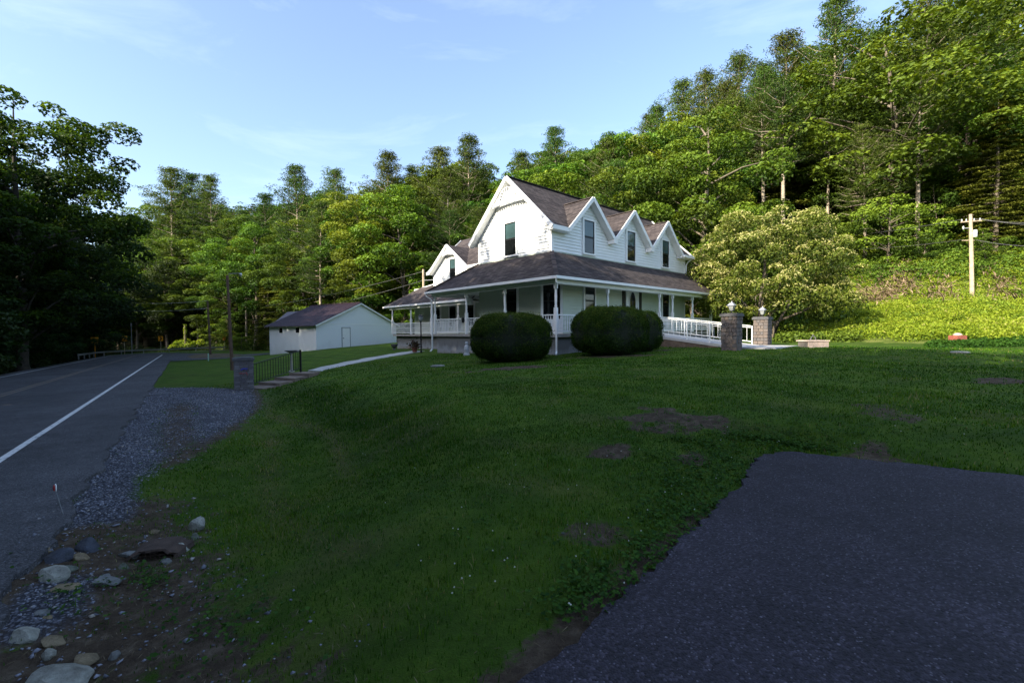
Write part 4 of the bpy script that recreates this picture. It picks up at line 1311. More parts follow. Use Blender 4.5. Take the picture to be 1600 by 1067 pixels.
def pine(name, seed, h=24, bare=.36, mat=NEEDLE, R0=4.4, dens=26):
    rs = np.random.RandomState(seed)
    P, N_, T_ = [], [], []
    m_ = MB()
    lean = rs.normal(0, .35, 2)
    tp = lambda z: Vector((lean[0] * (z / h) ** 2, lean[1] * (z / h) ** 2, z))
    r0 = h * .0105
    m_.tube([tp(z) for z in (-.8, 0, h * .3, h * .6, h * .85, h)], [r0 * 1.35, r0 * 1.2, r0 * .95, r0 * .65, r0 * .3, r0 * .06], 8)
    z = h * bare
    while z < h - .3:
        f = (z - h * bare) / (h * (1 - bare))
        Lr = (R0 * (1 - f ** 1.9) * (.72 + .28 * min(1, f * 4)) + .45) * rs.uniform(.75, 1.15)
        nb = rs.randint(5, 8)
        a0_ = rs.uniform(0, 6.28)
        for k in range(nb):
            if rs.rand() < .12: continue
            a = a0_ + k * 6.283 / nb + rs.normal(0, .25)
            L = Lr * rs.uniform(.45, 1.25)
            rise = .05 + .62 * f + rs.normal(0, .07)
            p0 = tp(z); dv = Vector((math.cos(a), math.sin(a), rise))
            p1 = p0 + dv * L * .6 + Vector((0, 0, -.04 * L)); p2 = p0 + dv * L + Vector((0, 0, .10 * L))
            m_.tube([p0, p1, p2], [r0 * .32 * (1 - f * .6), r0 * .18 * (1 - f * .6), .012], 4, cap=False)
            nt_ = max(3, int(L / .42))
            for j in range(nt_):
                q = .3 + .7 * (j + .5) / nt_
                c = np.array(p0.lerp(p1, q / .6) if q < .6 else p1.lerp(p2, (q - .6) / .4))
                sd = rs.normal(0, .22, 3) * (1, 1, .3) * (1 + L * .3)
                c = c + sd
                n = dens
                D = rs.normal(0, 1, (n, 3)); D /= np.linalg.norm(D, axis=1, keepdims=True)
                O = D * rs.uniform(.25, .78, (n, 1)); O[:, 2] = O[:, 2] * .30 + .05
                P.append(c + O); Nd = D.copy(); Nd[:, 2] += .8; N_.append(Nd)
                T_.append(np.clip(.42 + .30 * D[:, 2] + rs.normal(0, .12, n) + .15 * f + rs.uniform(-.12, .12), 0, 1))  # light from above painted in: tuft tops and high boughs lighter
        z += rs.uniform(.6, 1.0) * (1 if f < .75 else .65)
    # dead stubs below the crown
    for k in range(9):
        z = h * rs.uniform(bare * .45, bare); a = rs.uniform(0, 6.28); L = rs.uniform(.5, 1.8)
        m_.tube([tp(z), tp(z) + Vector((math.cos(a) * L, math.sin(a) * L, rs.uniform(-.3, .3)))], [r0 * .18, .01], 4, cap=False)
    P, N_, T_ = np.concatenate(P), np.concatenate(N_), np.concatenate(T_)
    V, F, tt = leaves(P, N_, .33, T_, asp=.20, jit=.5, rs=rs)
    return np_mesh(name + '_crown', V, F, mat, {'tint': tt}), m_.mesh(name + '_trunk', BARK_PALE, True), h

def hemlock(name, seed, h=17, R0=3.3, n_w=34, mat=HEM, base=.08):
    rs = np.random.RandomState(seed)
    P, N_, T_ = [], [], []
    m_ = MB()
    r0 = h * .011
    m_.tube([(0, 0, -.8), (0, 0, 0), (.1, 0, h * .5), (0, .05, h)], [r0 * 1.3, r0 * 1.2, r0 * .7, .01], 7)
    for w in range(n_w):
        f = (w + .5) / n_w
        z = h * (base + (1 - base) * f)
        Lr = R0 * (1 - f) ** .75 * rs.uniform(.8, 1.15) * (1 if f > .12 else .8) + .15
        nb = 5 if f < .8 else 3
        a0_ = rs.uniform(0, 6.28)
        for k in range(nb):
            a = a0_ + k * 6.283 / nb + rs.normal(0, .3)
            L = Lr * rs.uniform(.6, 1.2)
            ca, sa = math.cos(a), math.sin(a)
            n = int(34 + L * 46)
            q = rs.uniform(.12, 1, n) ** .8
            wdt = .34 * L * (1 - q * .7) + .12
            side = rs.uniform(-1, 1, n) * wdt
            dz = -.24 * L * q ** 1.6 + .14 * L * q - abs(side) * .22
            x, y = ca * q * L - sa * side, sa * q * L + ca * side
            P.append(np.stack([x, y, z + dz + rs.normal(0, .05, n)], 1))
            N_.append(np.stack([ca * .35 + 0 * x, sa * .35 + 0 * x, np.ones(n)], 1))
            T_.append(np.clip(.3 + .38 * q + rs.normal(0, .15, n) + rs.uniform(-.1, .1), 0, 1))
            if w % 2 == 0: m_.tube([(0, 0, z), (ca * L * .8, sa * L * .8, z - .02 * L)], [r0 * .2, .01], 3, cap=False)
    P, N_, T_ = np.concatenate(P), np.concatenate(N_), np.concatenate(T_)
    V, F, tt = leaves(P, N_, .28, T_, asp=.36, jit=.35, rs=rs)
    return np_mesh(name + '_crown', V, F, mat, {'tint': tt}), m_.mesh(name + '_trunk', BARK, True), h

BRO = [broad('broadleaf', 1, h=19, cr=5.0), broad('broadleaf', 2, h=21, cr=4.6, nl=72, base=.16), broad('broadleaf', 3, n=24000, h=17, cr=5.6, base=.1, nl=70),
       broad('broadleaf', 4, n=24000, h=20, cr=4.4, mat=LEAF_YEL, nl=66, base=.15), broad('broadleaf', 5, h=18, cr=4.9, mat=LEAF_YEL, base=.08)]
PIN = [pine('white_pine', 11), pine('white_pine', 12, bare=.46), pine('white_pine', 13, bare=.2, R0=4.9), pine('white_pine', 14, bare=.62, R0=3.6)]
HEMS = [hemlock('hemlock', 21), hemlock('hemlock', 22, R0=3.9), hemlock('hemlock', 23, h=14, R0=3.0, n_w=26)]
YOUNG = [broad('young_tree', 31, n=6500, h=8, cr=2.8, base=.06, leaf=.24, nl=34, lobe=1.05, mat=UNDER), broad('young_tree', 32, n=6000, h=6.5, cr=2.9, base=.03, leaf=.22, nl=30, lobe=1.05, mat=LEAF_YEL)]

def plant_tree(kind, name, x, y, height, label, group, rz=None, wide=1.0, z=None):
    crown, trunk, h = kind
    k = height / h
    t = empty(name, (x, y, (ZG(x, y) if z is None else z) - .1), random.uniform(0, 6.28) if rz is None else rz)
    t.scale = (k * wide, k * wide, k)
    tag(t, label, 'tree', group)
    link('crown', crown, t)
    link('trunk', trunk, t)
    return t

SKX = [200, 215, 255, 300, 345, 375, 420, 460, 500, 520, 560, 600, 640, 690, 730, 760, 775, 800, 870, 905, 940, 985, 1010, 1040, 1065, 1110, 1150, 1200, 1230, 1270, 1300, 1330, 1380, 1430, 1500, 1600, 1800]
SKY_ = [275, 292, 290, 295, 298, 318, 312, 300, 290, 292, 306, 268, 275, 255, 242, 262, 292, 262, 222, 240, 205, 192, 228, 180, 168, 135, 118, 108, 92, 62, 40, 30, 20, 0, -30, -60, -90]
def proj(x, y, z):
    c, s = math.cos(PITCH), math.sin(PITCH); z = z - EYE
    yy = y * c - z * s; z2 = z * c + y * s
    u, v = FPX * x / yy, -FPX * z2 / yy
    return 800 + u * math.cos(ROLL) - v * math.sin(ROLL), 533.5 + u * math.sin(ROLL) + v * math.cos(ROLL)

# named skyline pines: (px of trunk, py of the top, distance, kind)
SKYL = {1299: 'tallest pine on the right skyline, its top cut by the upper edge of the photo', 1226: 'slim pine with a round tufted tip, left of the tallest skyline pine',
        1148: 'ragged pine tip low on the rising right skyline, third left of the tallest', 1103: 'pine on the rising right skyline, just left of the ragged tip',
        1062: 'broad pine near the lower end of the rising right skyline', 1018: 'small distant pine tip where the right skyline starts to rise', 868: 'wide bushy pine against the sky right of the main gable',
        820: 'thin pine against the sky directly right of the main gable', 732: 'tall dense pine left of the main gable peak', 684: 'pine with a loose crown between the dense pine and the wide-topped one',
        606: 'wide-topped pine above the wing of the farmhouse', 528: 'fan-shaped pine above the white outbuilding ridge', 468: 'upright pine with spreading boughs, above the left part of the outbuilding',
        412: 'small dark pine tip in the dip of the skyline', 270: 'flat-topped pine, leftmost tip on the far left hill', 305: 'middle one of three pine tips on the far left hill',
        333: 'rightmost of three pine tips on the far left hill', 1192: 'pine halfway up the right skyline, beside the slim round-tipped one', 1440: 'dense pine over the pale trunk, out of the top of the photo', 645: 'narrow pine tip right of the wide-topped pine'}
TRUNKL = {1433: 'thick pale pine trunk at the top of the grassy bank, left of the utility pole', 1224: 'long bare pale trunk directly above the flowering tree, rightmost there', 1194: 'thin bare pale trunk second from the right above the flowering tree',
          1149: 'leaning bare pale trunk above the left part of the flowering tree', 1132: 'leftmost leaning pale trunk above the flowering tree', 1352: 'short grey pine trunk between the flowering tree and the thick pale trunk',
          1170: 'slender pale trunk in the middle of those above the flowering tree', 1032: 'thin pine trunk directly right of the last dormer gable'}
for px, py, Y, k in [(1299, -2, 60, 2), (1226, 52, 64, 3), (1148, 92, 70, 3), (1103, 112, 72, 1), (1062, 130, 76, 2), (1018, 180, 84, 0), (868, 203, 76, 2), (820, 235, 80, 0), (732, 215, 70, 2), (684, 232, 74, 0),
                     (606, 240, 78, 2), (528, 266, 80, 1), (468, 262, 84, 2), (412, 302, 100, 0), (270, 264, 122, 2), (305, 272, 124, 1), (333, 276, 122, 0), (1192, 100, 66, 1), (1440, -20, 52, 2), (645, 262, 82, 1)]:
    d = ray(px, 400); x = d[0] * Y
    z = ZG(x, Y)
    top = at(px, py, Y).z
    if top - z > 6:
        plant_tree(PIN[k], 'white_pine', x, Y, top - z + .1, SKYL[px],
                   'white pines breaking the skyline')
# pale bare trunks in front on the right hillside: (px at foot, foot py, top py, Y)
for px, fy, ty, Y, k in [(1433, 378, 110, 44, 1), (1224, 345, 130, 50, 3), (1194, 345, 150, 52, 3), (1149, 350, 150, 55, 3), (1132, 360, 130, 58, 1), (1352, 370, 190, 46, 0), (1170, 345, 165, 58, 3), (1032, 300, 165, 70, 0)]:
    d = ray(px, fy); x = d[0] * Y; z = ZG(x, Y)
    top = at(px, ty, Y).z
    plant_tree(PIN[k], 'white_pine', x, Y, max(12, top - z), TRUNKL[px], 'pines with bare pale trunks', wide=1.0)

# the wood on the hill, tree by tree
CLEAR = [(1433, 44), (1224, 50), (1194, 52), (1149, 55), (1132, 58), (1170, 58), (1352, 46)]
placed = [(o.location.x, o.location.y) for o in bpy.data.objects if o.name.startswith('white_pine') and o.parent is None]
cnt = 0; tries = 0
rr_ = random.Random(5)
while cnt < 285 and tries < 26000:
    tries += 1
    u = rr_.uniform(-.86, 1.32)
    foot = float(np.interp(u, FOOTU, FOOTY))
    q = rr_.random() ** 1.25
    d0 = 23 if u > .72 else (1.5 if u < .5 else 1.5 + (u - .5) / .22 * 21.5)
    y = foot + d0 + q * (66 if u > .3 else 50 if u > -.4 else 64)
    x = u * y
    dist = math.hypot(x, y)
    mind = 3.6 + .017 * dist
    if any((x - a) ** 2 + (y - b) ** 2 < mind * mind for a, b in placed): continue
    z = ZG(x, y)
    px, _ = proj(x, y, z)
    if any(abs(px - a) < 32 and y < b + 1 for a, b in CLEAR): continue
    lim = float(np.interp(px, SKX, SKY_)) + rr_.uniform(0, 26)
    hmax = at(px, lim, y).z - z
    w = rr_.random()
    front = q < .16
    if u > .45:
        kind = 'b' if w < .44 else 'h' if w < .72 else 'p'
    else:
        kind = 'b' if w < .62 else 'h' if w < .72 else 'p'
    hgt = {'b': rr_.uniform(18, 28), 'h': rr_.uniform(16, 25), 'p': rr_.uniform(21, 30)}[kind] * (1.28 if u < -.2 else 1.08)
    if front: hgt *= rr_.uniform(.55, .85)
    hgt = min(hgt, hmax)
    if hgt < 7: continue
    placed.append((x, y))
    where = ('beyond the road bend' if u < -.62 else 'behind the white outbuilding' if u < -.2 else 'behind the farmhouse' if u < .4 else 'above the flowering tree' if u < .75 else 'on the hillside above the grassy bank')
    row = 'in the front row' if front else 'in the wood'
    if kind == 'b':
        v = rr_.choice([0, 1, 2, 3, 4, 0, 1, 3])
        if u < -.55: v = rr_.choice([0, 1, 2])
        plant_tree(BRO[v], 'broadleaf_tree', x, y, hgt, '%s leafy broadleaf tree %s %s' % ('yellow-green' if v > 2 else 'mid green', row, where), 'broadleaf trees %s' % where, wide=rr_.uniform(1.1, 1.45))
    elif kind == 'h':
        plant_tree(rr_.choice(HEMS), 'hemlock_tree', x, y, hgt, 'olive hemlock with drooping boughs %s %s' % (row, where), 'hemlocks %s' % where, wide=rr_.uniform(1.0, 1.35))
    else:
        plant_tree(rr_.choice(PIN), 'white_pine', x, y, hgt, 'white pine with layered boughs %s %s' % (row, where), 'white pines %s' % where, wide=rr_.uniform(.95, 1.3))
    cnt += 1
# young growth along the foot of the wood
cnt = 0; tries = 0
while cnt < 62 and tries < 4000:
    tries += 1
    u = rr_.uniform(-.7, 1.3)
    foot = float(np.interp(u, FOOTU, FOOTY))
    d0 = 21.5 if u > .72 else (0 if u < .5 else (u - .5) / .22 * 20)
    y = foot + d0 + rr_.uniform(-.5, 6.5)
    x = u * y
    if u > .72 and rr_.random() < .2: continue
    if any((x - a) ** 2 + (y - b) ** 2 < 5 for a, b in placed): continue
    placed.append((x, y))
    k = rr_.randrange(2)
    where = ('behind the white outbuilding' if u < -.2 else 'behind the farmhouse' if u < .45 else 'at the top of the grassy bank')
    plant_tree(YOUNG[k], 'young_tree', x, y, rr_.uniform(3.2, 7.5), '%s %s young tree %s' % ('tall' if rr_.random() < .5 else 'low', ['green bushy', 'yellow-green bushy'][k], where), 'young trees along the edge of the wood', wide=1.15)
    cnt += 1

# trees between road and river, on the left and behind the camera: they throw the shade over the lawn
BIG = [broad('riverside_tree', 41, n=50000, h=25, cr=8.0, base=.12, leaf=.32, nl=150, lobe=1.7, mat=LEAF_TOP), broad('riverside_tree', 42, n=27000, h=20, cr=6.6, base=.12, leaf=.33, nl=90, lobe=1.8, mat=LEAF_DARK)]
def big(s_, t_, h, k, label, wide=1.0, rz=None):
    x, y = xy(s_, t_)
    return plant_tree(BIG[k], 'riverside_tree', x, y, h, label, 'trees between the road and the river', wide=wide, rz=rz)
big(59.5, -11.8, 26.5, 0, 'tall dark leafy tree leaning over the road, nearest at the left edge of the photo', rz=.6, wide=1.12)
big(70, -16.5, 24, 0, 'dark leafy tree second along the left roadside, behind the tallest one', rz=2.2)
for i, (s_, t_, h) in enumerate([(80, -15, 24), (90, -17, 25), (101, -15, 25), (104, -21, 24), (131, -3, 22), (127, 8, 20), (121, 19, 18), (74, -24, 25), (86, -27, 26), (98, -24, 26), (54, -17, 15), (46, -19, 15)]):
    big(s_, t_, h, 1, 'dark tree in the shade %s' % ('beyond the chevron signs' if i in (2, 3, 4, 5, 6) else 'by the river on the left of the road'), wide=1.1)
for i in range(15):
    s_ = -34 + i * 6.1
    big(s_ + random.uniform(-1, 1), -14.5 + random.uniform(-1.2, 1.2) - (1.5 if i % 2 else 0) - (2.5 if i > 9 else 0), random.uniform(19.4, 21.2) + (3.4 if 8 <= i <= 10 else 1.2 if i == 7 else 0) if i < 12 else random.uniform(17, 18), 1, 'dark roadside tree across the road', wide=1.0 if i < 10 else .8)
for i in range(17):
    s_ = -32 + i * 6.3
    big(s_, -23.5 + random.uniform(-2, 2), random.uniform(23, 25) - (3.5 if i > 14 else 0) + (2.8 if 7 <= i <= 9 else 0) - (1.5 if 3 <= i < 6 else 0), 1, 'dark tree standing behind the roadside trees', wide=1.15)

DYOUNG = broad('dark_understory_tree', 33, n=7500, h=7, cr=3.2, base=.02, leaf=.26, nl=38, lobe=1.15, mat=LEAF_DARK)
for i in range(37):
    s_ = -14 + i * 3.6 + random.uniform(-1, 1); t_ = -13.5 - (i % 3) * 3.2 + random.uniform(-.6, .6)
    x, y = xy(s_, t_); placed.append((x, y))
    plant_tree(DYOUNG, 'understory_tree', x, y, random.uniform(4.5, 8), 'dark bushy understory tree under the riverside trees left of the road', 'dark understory along the river', wide=1.2)
# far wood on the left hill, past the river
cnt = 0
rr2 = random.Random(9)
for _ in range(2000):
    if cnt >= 46: break
    u = rr2.uniform(-1.3, -.72); y = rr2.uniform(84, 175); x = u * y
    s_, t_ = st(x, y)
    if (109 < s_ < 129 and t_ < 5) or -52 < t_ < -27 or math.hypot(s_ - CS, t_ - CT) < 27 or (t_ > -12 and s_ < 112) or u < -1.3: continue
    if any((x - a) ** 2 + (y - b) ** 2 < 30 for a, b in placed): continue
    placed.append((x, y))
    plant_tree(BRO[rr2.randrange(3)], 'broadleaf_tree', x, y, rr2.uniform(15, 22), 'leafy tree in the dim wood past the road bend at the left', 'trees past the bend at the left', wide=1.3)
    cnt += 1

# ------------------------------------------------------------------ flowering tree
def flowering():
    rs = np.random.RandomState(77)
    C, R = [], []
    t_ = 0
    while len(C) < 210 and t_ < 16000:
        t_ += 1
        d = rs.normal(0, 1, 3); d /= np.linalg.norm(d)
        if d[2] < -.55: continue
        q = rs.uniform(.45, 1) ** .5
        p = np.array([d[0] * 4.55 * q, d[1] * 4.3 * q, 3.55 + d[2] * 4.0 * q])
        if p[2] < .9: continue
        p = p * (1 + .10 * math.sin(5 * math.atan2(d[1], d[0]) + 4 * d[2]))
        r = rs.uniform(.35, .85)
        if all(np.linalg.norm(p - c) > .5 * (r + r2_) for c, r2_ in zip(C, R)): C.append(p); R.append(r)
    C, R = np.array(C), np.array(R)
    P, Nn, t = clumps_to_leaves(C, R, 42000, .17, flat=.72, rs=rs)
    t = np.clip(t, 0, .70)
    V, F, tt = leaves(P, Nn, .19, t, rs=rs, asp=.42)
    # upright sprays of cream flowers on the outer, sunny shell
    n = 12500
    k = rs.choice(len(C), n)
    D = rs.normal(0, 1, (n, 3)); D[:, 2] = abs(D[:, 2]) * .8 + .25; D /= np.linalg.norm(D, axis=1, keepdims=True)
    P2 = C[k] + D * (R[k] * 1.06)[:, None] * (1, 1, .75)
    cl = (np.sin(P2[:, 0] * 2.1) * np.sin(P2[:, 1] * 2.4 + 1) * np.sin(P2[:, 2] * 2.2) > -.45)
    hi = rs.rand(n) < np.clip(.5 + P2[:, 2] / 9, 0, 1)
    P2, D2 = P2[cl & hi], D[cl & hi]
    V2, F2, t2 = leaves(P2, D2 * .3, .17, rs.uniform(.8, 1, len(P2)), rs=rs, asp=.3)
    V = np.concatenate([V, V2]); F = np.concatenate([F, F2 + len(tt)]); tt = np.concatenate([tt, t2])
    crown = np_mesh('flowering_crown', V, F, BLOOM, {'tint': tt})
    m_ = MB()
    for i in range(9):
        a = i * .7; b = Vector((math.cos(a) * .25, math.sin(a) * .25, -.3)); c = Vector(C[rs.randint(len(C))])
        m_.tube([b, b + Vector((math.cos(a) * .35, math.sin(a) * .35, 1.3)), b.lerp(c, .6) + Vector((0, 0, .5)), c], [.12, .09, .06, .02], 6, cap=False)
    return crown, m_.mesh('flowering_stems', BARK, True)
fc, ft = flowering()
fx, fy = 16.5, 28.6
t = empty('flowering_tree', (fx, fy, ZG(fx, fy))); tag(t, 'broad many-stemmed tree covered in cream flower sprays, right of the farmhouse', 'tree')
k_ = link('crown', fc, t); k2_ = link('stems', ft, t); t.scale = (1, 1, 1.04)

# ------------------------------------------------------------------ clipped bushes
def clipped(name, cx, cy, rx, ry, h, label, seed, rz=0, n=36000, base=0.0):
    rs = np.random.RandomState(seed)
    z0 = ZG(cx, cy) - .05
    t = empty(name, (cx, cy, z0), rz); tag(t, label, 'bush', 'clipped bushes by the porch')
    def surf(D, k=1.0):
        e = .62
        s_ = np.sign(D) * np.abs(D) ** e
        s_ /= (np.abs(s_) ** (2.6)).sum(1, keepdims=True) ** (1 / 2.6)
        az = np.arctan2(D[:, 1], D[:, 0])
        w = 1 + .03 * np.sin(az * 5 + seed) * (1 - abs(D[:, 2])) + .02 * np.sin(az * 9 + D[:, 2] * 5) + .025 * np.sin(D[:, 0] * 6 + seed) * np.sin(D[:, 1] * 7)
        P = s_ * w[:, None] * k
        zc = h * .5
        X = P * (rx, ry, h * .52); X[:, 2] += zc
        low = np.clip((h * .22 - X[:, 2]) / (h * .22), 0, 1)
        X[:, :2] *= (1 - .16 * low ** 1.5)[:, None]
        return X
    D = rs.normal(0, 1, (n, 3)); D /= np.linalg.norm(D, axis=1, keepdims=True)
    D[:, 2] = np.where(D[:, 2] < -.75, -D[:, 2], D[:, 2])
    X = surf(D, 1.0) + rs.normal(0, .022, (n, 3)) + D * ((rs.rand(n) < .06) * rs.uniform(0, .12, n))[:, None]
    X[:, 2] = np.maximum(X[:, 2], .04)
    tn = np.clip(.38 + .32 * D[:, 2] + rs.normal(0, .24, n) + .12 * np.sin(X[:, 0] * 8) * np.sin(X[:, 2] * 9 + X[:, 1] * 7), 0, 1)  # top leaves lighter, low ones darker: lit top painted into the tint
    V, F, tt = leaves(X, D, .062, tn, asp=.4, jit=.75, rs=rs)
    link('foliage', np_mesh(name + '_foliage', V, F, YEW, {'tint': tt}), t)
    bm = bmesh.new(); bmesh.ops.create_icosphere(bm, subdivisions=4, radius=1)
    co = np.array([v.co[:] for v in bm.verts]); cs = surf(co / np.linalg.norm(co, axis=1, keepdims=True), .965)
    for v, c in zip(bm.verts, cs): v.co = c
    me = bpy.data.meshes.new('bush_core'); bm.to_mesh(me); bm.free(); me.materials.append(YEWCORE)
    link('bush_core', me, t)  # solid near-black core behind the leaves
    return t
clipped('clipped_bush', -.05, 16.9, 1.53, 1.15, 1.82, 'rounded dark green clipped bush at the porch corner, nearer to the road', 1)
clipped('clipped_bush', 3.85, 17.35, 1.5, 1.05, 1.88, 'larger dark green clipped bush right of the corner downspout', 2, .35, n=40000)
clipped('clipped_bush', 5.45, 18.9, .85, .85, 1.72, 'narrower clipped bush tucked behind the larger one beside the ramp', 3, .3, n=16000)

# ------------------------------------------------------------------ ground cover
def cover(name, pts, R, per, leaf, mat, label=None, cat=None, flat=.62, seed=3, hi=None):
    rs = np.random.RandomState(seed)
    C = np.array([(x, y, ZG(x, y)) for x, y in pts]); R = np.array(R)
    C[:, 2] += R * .12
    P, N_, t = clumps_to_leaves(C, R, per * len(C), leaf, flat=flat, rs=rs)
    gz_ = zg(P[:, 0], P[:, 1]); P[:, 2] = np.maximum(P[:, 2], gz_ + .03)
    t = np.clip(t + .16 * np.sin(P[:, 0] * .9 + 2 * np.sin(P[:, 1] * .7)) * np.sin(P[:, 1] * 1.1), 0, 1)
    V, F, tt = leaves(P, N_, leaf, t, rs=rs, jit=.95)
    o = link(name, np_mesh(name, V, F, mat, {'tint': tt})); o['kind'] = 'stuff'
    if label: o['label'] = label
    if cat: o['category'] = cat
    return o
rr3 = random.Random(21)
def bank_pts(n, d0, d1, u0=.6, u1=1.35):
    out = []
    while len(out) < n:
        u = rr3.uniform(u0, u1); foot = float(np.interp(u, FOOTU, FOOTY))
        y = foot + rr3.uniform(d0, d1); out.append((u * y, y))
    return out
p = bank_pts(1800, .9, 23)
cover('brambles', p, [rr3.uniform(.25, .75) * (1.5 if rr3.random() < .12 else 1) for _ in p], 100, .125, BRUSH, 'bright green brambles and low weeds covering the sunlit bank', 'brambles', seed=4)
p = bank_pts(60, 4, 17, .8, 1.3)
cover('bank_shrubs', p, [rr3.uniform(.4, .9) for _ in p], 260, .13, LEAF_YEL, 'rounded green shrubs dotted over the sunlit bank', 'shrubs', seed=12)
p = bank_pts(360, 18.5, 27, .62, 1.35)
cover('hillside_brush', p, [rr3.uniform(.6, 1.5) for _ in p], 130, .24, UNDER, 'dark green brush along the top of the bank', 'undergrowth', seed=5)
p = []
while len(p) < 500:
    u = rr3.uniform(-.66, .66); foot = float(np.interp(u, FOOTU, FOOTY)); y = foot + rr3.uniform(-1, 9); p.append((u * y, y))
cover('wood_edge_brush', p, [rr3.uniform(.7, 1.6) for _ in p], 90, .26, UNDER, 'leafy undergrowth along the foot of the wood behind the buildings', 'undergrowth', seed=6)
p = []
for _ in range(330):
    s_ = rr3.uniform(36, 118); t_ = rr3.uniform(-23, -13.0); p.append(xy(s_, t_))
for _ in range(170):
    a = rr3.uniform(.1, 1.7); r_ = rr3.uniform(26.5, 33); p.append(xy(CS + r_ * math.sin(a), CT - r_ * math.cos(a)))
cover('roadside_brush', p, [rr3.uniform(.4, 1.2) * (1 + (i_ % 3 == 0) * .8) for i_, _ in enumerate(p)], 70, .24, LEAF_DARK, 'dark low brush along the far side of the road', 'undergrowth', seed=7)
p = []
while len(p) < 1300:
    u = rr3.uniform(-.8, 1.3); foot = float(np.interp(u, FOOTU, FOOTY)); y = foot + (24 if u > .72 else 4) + rr3.random() ** 1.3 * 50; p.append((u * y, y))
cover('hillside_undergrowth', p, [rr3.uniform(1.2, 3.0) for _ in p], 85, .36, UNDER, 'leafy undergrowth between the trunks on the wooded hillside', 'undergrowth', flat=1.0, seed=13)
# dry stalks on the bank
rs = np.random.RandomState(8)
n = 1500
u = rs.choice([.80, .84, .88, .88, .97, 1.1], n) + rs.normal(0, .022, n); foot = np.interp(u, FOOTU, FOOTY); y = foot + rs.normal(16.5, 2.2, n) + 1.5 * np.sin(u * 37); x = u * y
P_ = np.stack([x, y, zg(x, y) + rs.uniform(.1, .9, n)], 1)
V, F, tt = leaves(P_, np.tile((.5, -.6, .3), (n, 1)), .5, rs.rand(n), asp=.12, jit=.6, rs=rs)
o = link('dry_stalks', np_mesh('dry_stalks', V, F, STRAW, {'tint': tt})); tag(o, 'pale dry stalks and dead bramble high on the bank', 'dry weeds', kind='stuff')

# ivy bed and shade shrubs at the right edge
p = []
for _ in range(210):
    px = rr3.uniform(1458, 1640); q = atz(px, rr3.uniform(540, 551), .9); yy = rr3.uniform(17.2, 19.2); p.append(((px - 800) / FPX * yy, yy))
cover('ivy_bed', p, [rr3.uniform(.16, .34) for _ in p], 90, .12, WEED, 'low dark ivy bed at the far right edge of the lawn', 'ivy', seed=9)
p = []
for _ in range(90):
    px = rr3.uniform(1225, 1340); yy = rr3.uniform(24, 27.5); p.append(((px - 800) / FPX * yy, yy))
cover('shade_shrubs', p, [rr3.uniform(.3, .8) for _ in p], 120, .17, UNDER, 'dark low shrubs in the shade under the flowering tree', 'undergrowth', seed=10)

